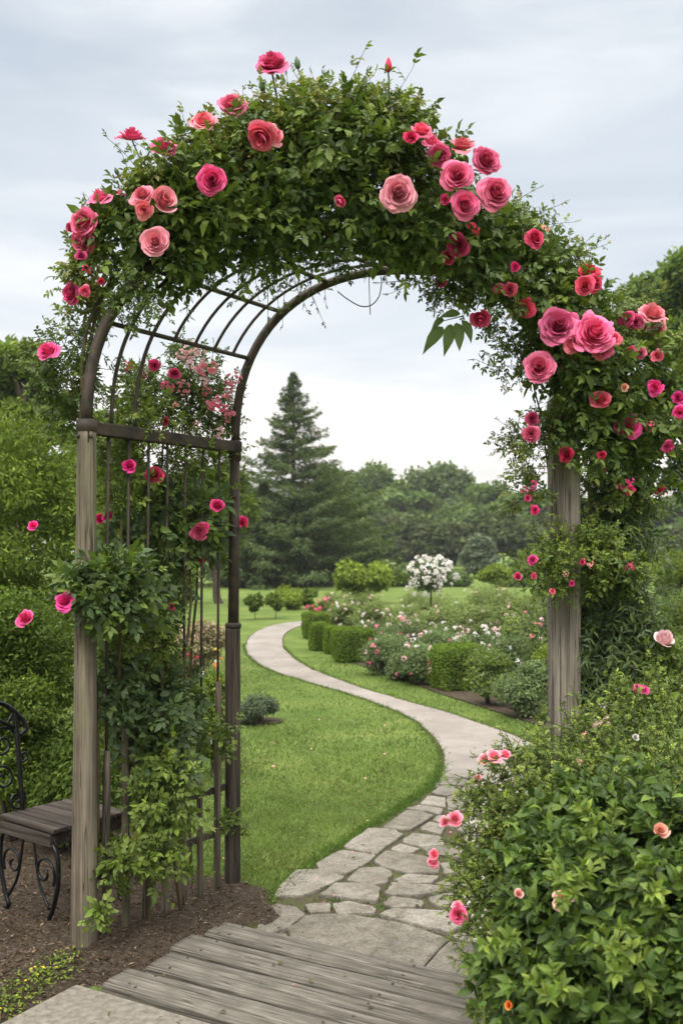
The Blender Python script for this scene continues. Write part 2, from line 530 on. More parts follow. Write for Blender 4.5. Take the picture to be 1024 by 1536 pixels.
def cluster_mesh(name, seed, nfl=14):
    """a small many-flowered truss: little open five to eight petalled flowers on a dome"""
    r = rng(seed); V, Fq, C = [], [], []; b = 0
    for i in range(nfl):
        d = nrm(r.normal(size=3)); d[2] = abs(d[2]); c = d * np.array([.8, .8, .5]) * r.uniform(.6, 1.05)
        ax = nrm(d + r.normal(0, .25, 3)); a = nrm(np.cross(ax, [.3, .2, 1.])); e = np.cross(ax, a); sz = r.uniform(.22, .36)
        for k in range(8):
            th = k * 2.4; rad = sz * (1 - .05 * k); tilt = .2 + .09 * k
            dirv = np.cos(th) * a + np.sin(th) * e; sv = -np.sin(th) * a + np.cos(th) * e
            pv = [c, c + dirv * rad * .6 + sv * rad * .38 + ax * tilt * rad * .8, c + dirv * rad + ax * tilt * rad * 1.4, c + dirv * rad * .6 - sv * rad * .38 + ax * tilt * rad * .8]
            V.append(np.array(pv)); C.append(np.array([[.25] * 3, [.8] * 3, [1.] * 3, [.8] * 3]) * r.uniform(.75, 1.0)); Fq.append(np.array([[0, 1, 2, 3]]) + b); b += 4
    o = mesh_np(name, np.concatenate(V), np.concatenate(Fq), PETAL, None, np.concatenate(C))
    me = o.data; bpy.data.objects.remove(o); return me


ROSES = [rose_mesh('rose_full_%d' % i, 10 + i, 32 + i % 3 * 4, 1.0, .075 + .015 * (i % 4)) for i in range(6)]
RUFFLE = [rose_mesh('rose_ruffled_%d' % i, 40 + i, 38, 1.0, .15) for i in range(4)]
LOOSE = [rose_mesh('rose_loose_%d' % i, 60 + i, 18, 1.0, .11, .1) for i in range(4)]
CUPS = [rose_mesh('rose_cup_%d' % i, 80 + i, 16, .62, .05) for i in range(3)]
TRUSS = [cluster_mesh('rose_truss_%d' % i, 90 + i) for i in range(3)]
SETS = {'f': ROSES, 'r': RUFFLE, 'l': LOOSE, 'c': CUPS, 't': TRUSS}
PINK = {'pink': (.82, .105, .255), 'lpink': (.90, .26, .36), 'coral': (.82, .10, .19), 'hot': (.78, .03, .18), 'red': (.66, .015, .07), 'rose': (.64, .06, .17),
        'deep': (.48, .02, .08), 'peach': (.92, .46, .36), 'pale': (.92, .62, .66), 'white': (.88, .85, .82), 'mag': (.82, .03, .24), 'orange': (.85, .25, .05), 'salmon': (.88, .20, .27),
        'yel': (.8, .6, .08)}


def frame_to(axis, spin):
    z = Vector(axis).normalized(); x = z.cross(Vector((.12, .3, 1))).normalized(); y = z.cross(x)
    return Matrix((x, y, z)).transposed().to_4x4() @ Matrix.Rotation(spin, 4, 'Z')


def flower(parent, pos, rad, axis, kind, colour, r, name='rose_bloom', label=None):
    me = SETS[kind][r.integers(0, len(SETS[kind]))]
    o = bpy.data.objects.new(name, me); COL.objects.link(o); o.parent = parent
    M = frame_to(axis, r.uniform(0, 6.28))
    j = r.uniform(.93, 1.07, 3)
    o.matrix_basis = Matrix.Translation(Vector(pos - loc_of(parent))) @ M @ Matrix.Diagonal((rad * j[0], rad * j[1], rad * j[2] * 1.05, 1))
    c = np.array(PINK[colour]) * (1 + r.normal(0, .07)) + r.normal(0, .012, 3)
    o.color = (*c.clip(.01, .95), 1)
    if label: o['label'] = label
    return o


def bud(parent, pos, h, axis, colour, r, open_=.5, stalk_to=None):
    """sepals (green calyx) with a twisted bud; the stalk is a sub-part"""
    mb = MB(); n = 10; pr = [(0, .10), (.12, .2), (.3, .25), (.5, .23), (.75, .15), (.95, .06), (1, .01)]
    pts = np.array([[0, 0, z * h] for z, _ in pr]); mb.tube(pts, np.array([q * h for _, q in pr]), n)
    V = np.concatenate(mb.v); M = np.array(frame_to(axis, r.uniform(0, 6))) [:3, :3]
    mb.v = [V @ M.T + pos]
    col = colour
    m = BUDG if colour == 'green' else PETAL
    o = mb.build('rosebud', m, parent, True)
    if colour != 'green':
        o.color = (*PINK[colour], 1)
        a = o.data.color_attributes.new('Col', 'FLOAT_COLOR', 'POINT')
        a.data.foreach_set('color', np.full(len(o.data.vertices) * 4, .35, np.float32))
    f = Fol(int(r.integers(1e6))); A = np.asarray(axis, float); th = np.arange(5) * 1.2566
    a = nrm(np.cross(A, [.3, .1, 1])); e = np.cross(A, a)
    rd = np.cos(th)[:, None] * a + np.sin(th)[:, None] * e
    f.leaves(np.repeat(pos[None], 5, 0) + rd * .14 * h, rd * open_ + A * (1 - open_ * .5), -rd + A * .8, np.full(5, h * .62), np.full(5, h * .3), TM_LEAF, f.pal(5, MIDG))
    f.build('sepals', LEAF_MATT, o)
    if stalk_to is not None:
        s = MB(); q = np.asarray(stalk_to, float); mid = (pos + q) / 2 + r.normal(0, .01, 3)
        s.tube(catmull([q, mid, pos], 5), .0035, 6); s.build('stalk', STEMG, o, True)
    return o


BUDG = simple_mat('bud_green', (.05, .09, .03), (.09, .14, .05), 25, .6)


class Plant:
    """a climbing or bushy plant: foliage built from blobs, canes, blooms set on the blobs"""
    def __init__(s, name, label, cat_, loc, seed, group=None):
        s.o = thing(name, label, cat_, loc, group); s.f = Fol(seed); s.bl = []; s.r = rng(seed + 1000); s.push = .03

    def blob(s, px, py, d, rx, ry, n, size, pal, rz=None, **kw):
        c = P(px, py, d); k = d / F_PX
        R = np.array([rx * k, (rz if rz else .5 * (rx + ry) * k * .9), ry * k])
        s.bl.append((c, R)); s.f.blob(c, R, n, size, pal, **kw)

    def wisp(s, a, b, d, size, pal, nodes=8, kind='rose', **kw):
        A, B = P(*a, d), P(*b, d - .05); L = np.array([np.linalg.norm(B - A)])
        s.f.shoots(A[None], (B - A)[None], L, nodes, size, pal, kw.pop('droop', .08), kind, **kw)

    def front(s, px, py):
        best = None
        ray = np.array([(px - CX) / F_PX, 1., -(py - HY) / F_PX]); o = np.array([0, 0, EYE])
        for c, R in s.bl:
            dd = ray / (R * .93); oo = (o - c) / (R * .93)
            A, B, C_ = dd @ dd, 2 * dd @ oo, oo @ oo - 1; D = B * B - 4 * A * C_
            if D > 0:
                t = (-B - math.sqrt(D)) / (2 * A)
                if best is None or t < best[0]: best = (t, c)
        if best is None:
            q = [(abs((o + ray * c[1] - c) / R).max(), c[1], c) for c, R in s.bl]
            e = min(q, key=lambda x: x[0]); best = (e[1], e[2])
        return best

    def bloom(s, px, py, rp, kind, colour, tilt=None, depth=None, label=None):
        t, c = s.front(px, py)
        t -= .05 + rp * t / F_PX * .8 + s.push
        if depth: t = depth
        pos = P(px, py, t); cam = nrm(np.array([0, 0, EYE]) - pos)
        out = nrm(pos - c)
        ax = nrm(cam * .95 + out * .5 + np.array([0, 0, .12]) + s.r.normal(0, .26, 3)) if tilt is None else nrm(np.asarray(tilt, float) + cam * .25)
        rad = rp * t / F_PX
        return flower(s.o, pos - ax * rad * .35, rad, ax, kind, colour, s.r, label=label)

    def canes(s, paths, rad=.009):
        for p in paths:
            m = MB(); q = catmull(p, 8); w_ = np.linspace(0, 9, len(q))[:, None]; q = q + .022 * np.sin(w_ * np.array([1.1, .8, 0]) + s.r.uniform(0, 6, 3)) * np.array([1, 1, 0]) + s.r.normal(0, .003, q.shape)
            m.tube(q, np.linspace(rad, rad * .45, len(q)), 7); m.build('cane', CANE, s.o, True)

    def done(s, mat=LEAF): s.f.build('foliage', mat, s.o)


# ---------------------------------------------------------------- world, light, camera
def world():
    w = bpy.data.worlds.new('World'); scn.world = w; w.use_nodes = True
    nt = w.node_tree; nt.nodes.clear()
    sky = nt.nodes.new('ShaderNodeTexSky'); sky.sky_type = 'NISHITA'; sky.sun_disc = False
    sky.sun_elevation = SUN_EL; sky.sun_rotation = SUN_ROT
    bg1 = nd(nt, 'ShaderNodeBackground', Strength=.10); nt.links.new(sky.outputs[0], bg1.inputs[0])
    tc = nt.nodes.new('ShaderNodeTexCoord'); sp = nt.nodes.new('ShaderNodeSeparateXYZ'); nt.links.new(tc.outputs['Generated'], sp.inputs[0])
    z = sp.outputs[2]
    # overcast: pale rim of sky near the horizon, blue-grey band, zenith out of view brightened beyond overcast to light the garden
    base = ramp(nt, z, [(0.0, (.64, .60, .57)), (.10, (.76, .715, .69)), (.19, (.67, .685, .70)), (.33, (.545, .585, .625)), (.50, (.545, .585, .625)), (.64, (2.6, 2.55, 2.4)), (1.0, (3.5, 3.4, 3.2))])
    mp = nd(nt, 'ShaderNodeMapping'); mp.inputs['Scale'].default_value = (1.5, 1.5, 6.5); mp.inputs['Location'].default_value = (.3, .7, .15)
    nt.links.new(tc.outputs['Generated'], mp.inputs[0])
    n1 = noise(nt, 1.55, mp.outputs[0], 6, .52, .5)
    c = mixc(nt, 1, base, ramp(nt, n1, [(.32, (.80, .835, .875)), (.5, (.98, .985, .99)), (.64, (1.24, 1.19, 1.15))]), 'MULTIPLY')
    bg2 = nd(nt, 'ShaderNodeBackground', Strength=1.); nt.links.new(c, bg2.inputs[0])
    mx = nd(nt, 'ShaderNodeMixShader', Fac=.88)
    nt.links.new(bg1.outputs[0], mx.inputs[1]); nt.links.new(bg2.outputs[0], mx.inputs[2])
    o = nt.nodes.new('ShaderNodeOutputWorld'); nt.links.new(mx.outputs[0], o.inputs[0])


SUN_EL, SUN_AZ = math.radians(48), math.radians(200)      # azimuth from north (+Y) clockwise: behind the camera, a little left
SUN_ROT = SUN_AZ
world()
sd = Vector((math.sin(SUN_AZ) * math.cos(SUN_EL), math.cos(SUN_AZ) * math.cos(SUN_EL), math.sin(SUN_EL)))
sl = bpy.data.lights.new('sun', 'SUN'); sl.energy = 1.5; sl.angle = math.radians(18); sl.color = (1, .93, .84)
so = bpy.data.objects.new('sun', sl); COL.objects.link(so); so.rotation_euler = sd.to_track_quat('Z', 'Y').to_euler()

cd = bpy.data.cameras.new('camera'); cam = bpy.data.objects.new('camera', cd); COL.objects.link(cam); scn.camera = cam
cam.location = (0, 0, EYE); cam.rotation_euler = (math.radians(90), 0, 0)
cd.sensor_fit = 'VERTICAL'; cd.sensor_height = 36; cd.sensor_width = 24; cd.lens = 36 * F_PX / 1536
cd.shift_y = (HY - 768) / 1536
cd.clip_end = 2000; cd.clip_start = .05
cd.dof.use_dof = True; cd.dof.focus_distance = 4.4; cd.dof.aperture_fstop = 4.0
scn.view_settings.view_transform = 'Standard'; scn.view_settings.look = 'None'; scn.view_settings.exposure = 0.56; scn.view_settings.gamma = 1
scn.cycles.use_denoising = True
scn.cycles.max_bounces = 6; scn.cycles.diffuse_bounces = 3; scn.cycles.transmission_bounces = 3; scn.cycles.transparent_max_bounces = 4

# ---------------------------------------------------------------- ground
UAX, VAX = np.array([.868, -.496]), np.array([.496, .868])   # boardwalk axes: along the boards, across them


def uv(u, v, z=0.):
    q = UAX * u + VAX * v
    return np.array([q[0], q[1], z])


def sheet(name, poly_or_pairs, z, mat):
    L, R = poly_or_pairs; n = len(L); m = 6
    t = np.linspace(0, 1, m + 1)
    V = (L[:, None, :] * (1 - t)[None, :, None] + R[:, None, :] * t[None, :, None]).reshape(-1, 2)
    V = np.c_[V, np.full(len(V), z)]
    g = np.arange(n * (m + 1)).reshape(n, m + 1)
    Fq = np.stack([g[:-1, :-1], g[:-1, 1:], g[1:, 1:], g[1:, :-1]], -1).reshape(-1, 4)
    if np.cross(V[Fq[0, 1]] - V[Fq[0, 0]], V[Fq[0, 2]] - V[Fq[0, 0]])[2] < 0: Fq = Fq[:, ::-1]
    return tag(mesh_np(name, V, Fq, mat), kind='structure')


gm = np.array([[-600, -60, 0], [600, -60, 0], [600, 900, 0], [-600, 900, 0]], float)
tag(mesh_np('lawn', gm, np.array([[0, 1, 2, 3]]), LAWN), kind='structure')

PL = [(560, 922), (520, 925), (480, 928), (450, 932), (420, 936), (395, 943), (376, 955), (369, 970), (377, 988), (405, 1005), (450, 1020), (510, 1037), (570, 1057), (620, 1080), (650, 1105), (664, 1130), (666, 1152)]
PR = [(560, 925), (520, 929), (482, 933), (457, 937), (438, 944), (425, 954), (423, 966), (434, 982), (465, 1003), (510, 1021), (570, 1041), (640, 1061), (700, 1079), (750, 1097), (790, 1113), (815, 1130), (822, 1152)]
pl = resample(catmull([G(*p) for p in PL], 10), 90); pr = resample(catmull([G(*p) for p in PR], 10), 90)
wob = rng(5)
pl2 = pl + np.c_[.03 * (vnoise(pl, 1, 3) - .5), .03 * (vnoise(pl, 2, 3) - .5)]; pr2 = pr + np.c_[.03 * (vnoise(pr, 3, 3) - .5), .03 * (vnoise(pr, 4, 3) - .5)]
SOIL = simple_mat('bed_soil', (.03, .024, .017), (.085, .065, .045), 30, .95, 0, .01, .1)
FL = [(666, 1150), (655, 1175), (605, 1213), (545, 1250), (490, 1285), (440, 1328), (402, 1365), (383, 1400), (372, 1412)]
fl = resample(catmull([G(*p) for p in FL], 8), 50)
fr = resample(catmull([(1.53, 7.4), (1.45, 6.6), (1.3, 5.8), (1.15, 5.0), (1.05, 4.3), (.95, 3.7), (.9, 3.3)], 8), 50)
gp = sheet('garden_path', (cat(pl2, resample(cat(pl2[-1:], fl[fl[:, 1] < pl2[-1, 1] - .08][:13]), 24)[1:]), cat(pr2, resample(cat(pr2[-1:], fr[fr[:, 1] < pr2[-1, 1] - .08][:12]), 24)[1:])), .008, GRAVEL)
n_ = len(gp.data.vertices); co = np.zeros(n_ * 3, np.float32); gp.data.vertices.foreach_get('co', co); co = co.reshape(-1, 3)
row = np.arange(n_) // 7; k_ = ((row - 88) / 24.).clip(0, 1)
co[:, 2] -= np.where(row >= 88, .012 * np.clip(k_ * 1.6 - .5 + .9 * (vnoise(co[:, :2], 41, 5.) - .5), 0, 1), 0)
gp.data.vertices.foreach_set('co', co.ravel()); gp.data.update()
sheet('path_edge_soil', (pl2 + nrm(pl2 - pr2) * .035, pr2 + nrm(pr2 - pl2) * .035), .0045, SOIL)
sheet('path_bed', (fl, fr), .004, JOINT)

# mulch bed: an uneven mound that dips under the lawn at its edge
MUL = np.array([(-.20, 4.30), (-.36, 4.72), (-.52, 4.84), (-.85, 5.0), (-1.1, 5.5), (-1.3, 6.4), (-2.2, 7.6), (-5.5, 8.4), (-5.5, 2.2), (-1.45, 2.2), (-1.16, 3.18), (-1.02, 3.53), (-.45, 4.05)])
gx, gy = np.meshgrid(np.linspace(-5.6, .1, 260), np.linspace(2.1, 8.6, 260)); q = np.c_[gx.ravel(), gy.ravel()]
ins = inside(MUL, q)
seg = np.full(len(q), 9.)
for i in range(len(MUL)):
    a, b = MUL[i - 1], MUL[i]; t = (((q - a) @ (b - a)) / ((b - a) @ (b - a))).clip(0, 1)[:, None]; seg = np.minimum(seg, np.linalg.norm(q - (a + t * (b - a)), axis=1))
sdist = np.where(ins, seg, -seg)
edge = sdist + .10 * (vnoise(q, 7, 4) - .5) + .05 * (vnoise(q, 8, 13) - .5)
MZ = np.clip(edge * .35, -.05, .035) + np.where(edge > 0, .028 * (vnoise(q, 9, 9) - .5) + .03 * vnoise(q, 10, 2) + .012 * (vnoise(q, 11, 30) - .5), 0) * np.clip(edge * 8, 0, 1)
g = np.arange(260 * 260).reshape(260, 260)
Fq = np.stack([g[:-1, :-1], g[:-1, 1:], g[1:, 1:], g[1:, :-1]], -1).reshape(-1, 4)
keep = (MZ[Fq] > -.049).any(1)
tag(mesh_np('mulch_bed', np.c_[q, MZ], Fq[keep], MULCH), kind='structure')


def mulch_z(x, y):
    i = np.clip(((np.asarray(y) - 2.1) / 6.5 * 259).round().astype(int), 0, 259); j = np.clip(((np.asarray(x) + 5.6) / 5.7 * 259).round().astype(int), 0, 259)
    return MZ.reshape(260, 260)[i, j]


# soil strip under the flower border
BED = np.array([G(*p) for p in [(470, 962), (500, 984), (545, 1001), (600, 1020), (660, 1042), (720, 1062), (780, 1082), (835, 1100)]])
BED2 = np.array([G(*p) for p in [(520, 935), (560, 945), (620, 952), (680, 960), (740, 975), (800, 990), (860, 1005), (930, 1030)]])
sheet('flower_bed', (resample(catmull(BED, 6), 40) + np.c_[.05 * vnoise(resample(catmull(BED, 6), 40), 5, 2), np.zeros(40)], resample(catmull(BED2, 6), 40)), .012, SOIL)

# flagstones
STN = """295,487 360,445 480,440 590,455 700,480 815,520 725,622 540,578 380,543 310,515;190,495 215,425 255,405 320,415 350,440 290,483 230,500;232,512 275,498 305,524 280,528;
245,376 320,290 420,290 480,312 400,353 330,376;352,408 430,403 435,432 370,438;442,402 500,395 584,413 580,434 460,437;402,373 450,335 560,335 598,350 590,395 500,387;
495,325 530,283 600,280 638,295 625,328 580,340;390,265 470,222 585,237 560,262 485,299 400,288;480,210 560,150 640,152 675,170 640,195 590,232;610,145 690,90 740,92 778,108 700,154;
690,84 735,72 810,84 800,104 745,91;735,66 760,38 818,45 818,77;634,220 670,201 733,218 700,234;672,193 710,163 800,175 815,203 740,212;580,258 620,225 740,240 800,260 790,296 690,297 610,279;
654,321 690,303 800,312 770,334 670,334;617,369 640,335 740,341 848,350 740,376 640,376;612,404 640,379 745,395 740,414 640,417;600,440 640,422 830,430 900,468 830,498 720,473;
762,385 870,352 960,388 880,416 790,409;748,624 832,533 940,548 985,690 900,664;842,514 900,484 1000,495 1040,560 940,540;733,150 770,128 815,140 806,170;778,121 792,106 870,110 858,150 820,138;
744,216 820,207 890,215 862,245 762,239;787,335 832,317 905,326 870,348;822,45 868,30 915,60 890,90 828,84;772,29 802,6 868,10 858,33 820,41;
800,2 820,-20 880,-18 890,5;815,-24 822,-42 900,-40 902,-22;860,155 880,110 960,115 960,165;880,170 980,170 990,215 895,212;905,235 1000,225 1020,290 920,285;815,300 805,265 900,262 915,290;
920,330 1030,310 1060,370 970,378;1000,400 1090,390 1130,480 1010,480;895,60 930,40 1000,50 990,95 900,95;880,5 930,0 960,30 875,28;1000,520 1100,500 1180,600 1050,680;1000,690 1170,630 1240,740 1120,740"""
base = tag(bpy.data.objects.new('flagstone_path', None), kind='structure'); COL.objects.link(base); base.location = (.3, 4.5, 0)
rs = rng(77)
for st in STN.replace('\n', '').split(';'):
    pts = np.array([[float(a) for a in p.split(',')] for p in st.split()])
    w = np.array([G(300 + x / 2.226, 1180 + y / 2.226) for x, y in pts])
    c = w.mean(0); dense = []
    for i in range(len(w)):
        a, b = w[i], w[(i + 1) % len(w)]
        for t in (0.05, .35, .65, .95): dense.append(a * (1 - t) + b * t)
    w = np.array(dense); w = (w + (np.roll(w, 1, 0) + np.roll(w, -1, 0)) * .06) / 1.12
    w = c + (w - c) * 1.036 + rs.normal(0, .0035, w.shape)
    if ((np.roll(w, -1, 0)[:, 0] - w[:, 0]) * (np.roll(w, -1, 0)[:, 1] + w[:, 1])).sum() > 0: w = w[::-1]
    top = .019 + rs.uniform(-.003, .004); tl = rs.normal(0, .006, 2)
    zt = top + (w - c) @ tl; n = len(w); inn = c + (w - c) * .98; inn2 = c + (w - c) * .55
    V = cat(np.c_[w * 1.0, np.full(n, -.01)], np.c_[w, zt - .006], np.c_[inn, zt], np.c_[inn2, zt[:] * .5 + top * .5 + rs.normal(0, .0012, n)], [[c[0], c[1], top]])
    fs = []
    for k in range(3): fs += [(k * n + i, k * n + (i + 1) % n, (k + 1) * n + (i + 1) % n, (k + 1) * n + i) for i in range(n)]
    fs += [(3 * n + i, 3 * n + (i + 1) % n, 4 * n) for i in range(n)]
    mb = MB(); mb.add(V, fs); so_ = mb.build('flagstone', STONE, base, False)

# boardwalk: four wide boards laid edge to edge, and the concrete pad beside and before them
bw = tag(bpy.data.objects.new('boardwalk', None), kind='structure'); COL.objects.link(bw); bw.location = uv(-1.5, 3.0)
vs = [(2.69, 2.868), (2.88, 3.055), (3.067, 3.24), (3.252, 3.415)]
rp = rng(8)
for k, (v0, v1) in enumerate(vs):
    u0, u1 = -2.52 + rp.uniform(-.03, .03), -.55; nx, ny = 60, 9
    us = np.linspace(u0, u1, nx); ws = np.linspace(0, 1, ny)
    U, W = np.meshgrid(us, ws, indexing='ij')
    Vv = v0 + W * (v1 - v0) + np.where(W > .5, 1, -1) * .004 * (vnoise(np.c_[U.ravel() * 3, np.full(U.size, k * 7.)], 3, 2).reshape(U.shape) - .5) * 2
    Z = .045 - .012 * np.abs(W * 2 - 1) ** 9 + .004 * (vnoise(np.c_[U.ravel() * 2, W.ravel() * 6 + 20 * k], 5, 2).reshape(U.shape) - .5)
    pos = np.stack([U, Vv, Z], -1).reshape(-1, 3)
    loc = np.array([uv(a, b, c) for a, b, c in pos])
    gg = np.arange(nx * ny).reshape(nx, ny)
    fs = np.stack([gg[:-1, :-1], gg[1:, :-1], gg[1:, 1:], gg[:-1, 1:]], -1).reshape(-1, 4).tolist()
    ring = cat(gg[:, 0], gg[-1, 1:], gg[::-1, -1][1:], gg[0, ::-1][1:-1]); nb = len(loc)
    low = loc[ring].copy(); low[:, 2] = -.03
    fs += [(int(ring[i]), int(nb + i), int(nb + (i + 1) % len(ring)), int(ring[(i + 1) % len(ring)])) for i in range(len(ring))]
    # local frame along the board so that the grain follows it
    o = bpy.data.objects.new('plank', None); bpy.data.objects.remove(o)
    me = bpy.data.meshes.new('plank'); o3 = uv((u0 + u1) / 2, (v0 + v1) / 2)
    A = cat(loc, low) - o3; ang = math.atan2(UAX[1], UAX[0]); ca, sa = math.cos(-ang), math.sin(-ang)
    A = np.c_[A[:, 0] * ca - A[:, 1] * sa, A[:, 0] * sa + A[:, 1] * ca, A[:, 2]]
    me.from_pydata(A.tolist(), [], fs); me.polygons.foreach_set('use_smooth', np.array([i < (nx - 1) * (ny - 1) for i in range(len(fs))])); me.update()
    nl_ = MB()
    for uu in (-2.40, -1.62, -.84):
        for vv_ in (v0 + .035, v1 - .035): nl_.tube([uv(uu, vv_, .040), uv(uu, vv_, .0475), uv(uu, vv_, .0485)], [.0055, .0055, .004], 8)
    o = link('plank', me, PLANK, bw); o.location = o3 - np.array(bw.location); o.rotation_euler = (0, 0, ang)
    nl_.build('nails', IRON, bw, True)
mb = MB(); mb.add([uv(-2.5, 2.66, .006), uv(-.56, 2.66, .006), uv(-.56, 3.43, .006), uv(-2.5, 3.43, .006)], [(0, 1, 2, 3)]); tag(mb.build('soil_under_boards', SOIL), kind='structure')
mb = MB(); mb.add([uv(-2.63, 2.67, .03), uv(-.2, 2.67, .03), uv(-.2, -.6, .03), uv(-2.63, -.6, .03), uv(-2.63, 2.67, -.03), uv(-.2, 2.67, -.03), uv(-.2, -.6, -.03), uv(-2.63, -.6, -.03)],
                   [(3, 2, 1, 0), (0, 1, 5, 4), (1, 2, 6, 5), (2, 3, 7, 6), (3, 0, 4, 7)])
CONC = simple_mat('concrete', (.10, .09, .074), (.225, .203, .17), 34, .9, 0, .004, .2)
tag(mb.build('concrete_pavement', CONC, None, bevel=.008), kind='structure')

# ---------------------------------------------------------------- stuff on the ground
FP = cat(fl, fr[::-1]); PP = cat(pl2, pr2[::-1])
BEDP = cat(resample(catmull(BED, 6), 40), resample(catmull(BED2, 6), 40)[::-1])


def grass():
    f = Fol(3); r = f.r
    # density falls with distance: uniform over the picture's lawn area, then on the ground
    n = 200000
    d = 1 / r.uniform(1 / 15., 1 / 4.55, n); d = d ** 1.0
    x = r.uniform(-.62, .62, n) * d * 1.0 - .05 * d
    q = np.c_[x, d]
    ok = ~inside(FP, q) & ~inside(PP, q) & ~inside(BEDP, q) & ~(inside(MUL, q)) & (q[:, 0] > -5)
    ok &= ~((q[:, 0] > .95) & (q[:, 1] < 5.0))
    q = q[ok]; n = len(q)
    h = (.012 + .016 * r.random(n)) * (.7 + .7 * vnoise(q, 4, 2.2))
    lean = np.c_[r.normal(0, .45, (n, 2)), np.ones(n)]
    tone = (.6 * vnoise(q, 5, 1.1) + .4 * vnoise(q, 15, 3.1)).clip(0, 1) ** 1.1; t2 = vnoise(q, 6, 7.)
    c = np.array([.082, .138, .034]) * (1 - tone)[:, None] + np.array([.195, .258, .072]) * tone[:, None]
    c = c * (.7 + .5 * t2[:, None]) * (1 + r.normal(0, .2, (n, 1))).clip(.5, 1.7)
    dry = r.random(n) < .05; c[dry] = np.array([.20, .19, .08])
    w = (.0035 + .0006 * q[:, 1])
    blade(f, np.c_[q, np.full(n, -.002)], lean, h * (1 + .03 * q[:, 1]), w, c)
    # longer tufts along the edges of the paths, mulch and stones
    for line, nn, side in ((fl, 5200, -.02), (pl2[40:], 2600, -.02), (pr2[40:], 2600, .02)):
        i = r.integers(0, len(line) - 1, nn); t = r.random((nn, 1)); p = line[i] * (1 - t) + line[i + 1] * t + r.normal(0, .022, (nn, 2)) + np.array([side, 0])
        cc = np.array([.09, .15, .032]) * (1 + r.normal(0, .25, (nn, 1)))
        blade(f, np.c_[p, np.zeros(nn)], np.c_[r.normal(0, .6, (nn, 2)), np.ones(nn)], r.uniform(.015, .036, nn), np.full(nn, .005), cc)
    f.build('lawn_grass', LEAF_MATT)
    tag(bpy.context.scene.objects['lawn_grass'], 'short green mown grass covering the lawn beside the path', 'grass', kind='stuff')


def blade(f, p, lean, h, w, c):
    n = len(p); a = f.r.uniform(0, 6.28, n); s = np.c_[np.cos(a), np.sin(a), np.zeros(n)]
    l = nrm(lean)
    V = np.stack([p - s * w[:, None] * .5, p + s * w[:, None] * .5, p + l * (h * .6)[:, None] + s * w[:, None] * .3, p + l * h[:, None] + np.c_[lean[:, :2] * .35, np.zeros(n)] * h[:, None]], 1)
    Fc = np.array([[0, 1, 2], [0, 2, 3]])
    f.raw(V.reshape(-1, 3), (Fc[None] + (np.arange(n) * 4)[:, None, None]).reshape(-1, 3), np.repeat(c.clip(.01, .5), 4, 0))


grass()

# moss and tiny weeds in the joints between the stones
f = Fol(4); r = f.r
q = np.c_[r.uniform(-.5, 1.3, 26000), r.uniform(3.6, 7.2, 26000)]; q = q[inside(FP, q)]
q = q[vnoise(q, 12, 4.5) > .56]
c = np.array([.07, .115, .028]) * (1 + r.normal(0, .3, (len(q), 1)))
blade(f, np.c_[q, np.full(len(q), .0)], np.c_[r.normal(0, .9, (len(q), 2)), np.ones(len(q))], r.uniform(.012, .030, len(q)), np.full(len(q), .006), c)
tag(f.build('joint_moss', LEAF_MATT), 'moss and fine grass growing in the joints between flagstones', 'moss', kind='stuff')

# bark chips on the mulch
f = Fol(6); r = f.r; n = 60000
d = 1 / r.uniform(1 / 8.2, 1 / 3.1, n); q = np.c_[r.uniform(-.72, .05, n) * d, d]; q = q[inside(MUL, q + r.normal(0, .03, q.shape))]; n = len(q)
pal_m = [(.035, .022, .015), (.07, .045, .03), (.13, .09, .06), (.25, .19, .135), (.05, .03, .02)]
l = r.uniform(.008, .030, n) * (r.random(n) * .7 + .5); a = r.uniform(0, 6.28, n)
z = mulch_z(q[:, 0], q[:, 1]).clip(0, .2) + r.uniform(0, .008, n)
f.leaves(np.c_[q, z], np.c_[np.cos(a), np.sin(a), r.normal(0, .25, n)], np.c_[r.normal(0, .45, (n, 2)), np.ones(n)], l, l * r.uniform(.2, .5, n), TM_DIA, f.pal(n, pal_m, .25))
tag(f.build('bark_mulch_chips', LEAF_MATT), 'loose brown bark chips scattered over the mulch bed', 'mulch', kind='stuff')

# fallen petals, twigs and leaf bits on boards, stones and path
f = Fol(16); r = f.r; n = 900
q = np.c_[r.uniform(-1.0, 1.2, n), r.uniform(3.2, 7.0, n)]; near = np.exp(-np.abs(q[:, 0] + .25 - (q[:, 1] - 3.9) * .25) * 2.2); q = q[r.random(n) < near * .8 + .12]; n = len(q)
ok = inside(FP, q) | ((q @ VAX < 3.42) & (q @ UAX > -2.5)); q = q[ok]; n = len(q)
zz = np.where(q @ VAX < 3.42, .052, .027); a = r.uniform(0, 6.28, n); l = r.uniform(.008, .026, n)
cl = f.pal(n, [(.10, .07, .04), (.16, .12, .07), (.07, .05, .03), (.12, .13, .05)], .2); pk = r.random(n) < .12; cl[pk] = np.array([.75, .25, .30])
f.leaves(np.c_[q, zz], np.c_[np.cos(a), np.sin(a), r.normal(.08, .1, n)], np.c_[r.normal(0, .3, (n, 2)), np.ones(n)], l, l * r.uniform(.25, .8, n), TM_LEAF, cl)
q = np.c_[r.uniform(-1.2, 1.0, 260), r.uniform(4.9, 9.5, 260)]; q = q[~inside(FP, q) & ~inside(PP, q) & ~inside(MUL, q)]; n = len(q); a = r.uniform(0, 6.28, n); l = r.uniform(.012, .03, n)
cl = f.pal(n, [(.20, .16, .07), (.14, .10, .05), (.22, .22, .08)], .2); pk = r.random(n) < .2; cl[pk] = np.array([.78, .35, .40])
f.leaves(np.c_[q, np.full(n, .026)], np.c_[np.cos(a), np.sin(a), r.normal(.05, .2, n)], np.c_[r.normal(0, .4, (n, 2)), np.ones(n)], l, l * r.uniform(.3, .8, n), TM_LEAF, cl)
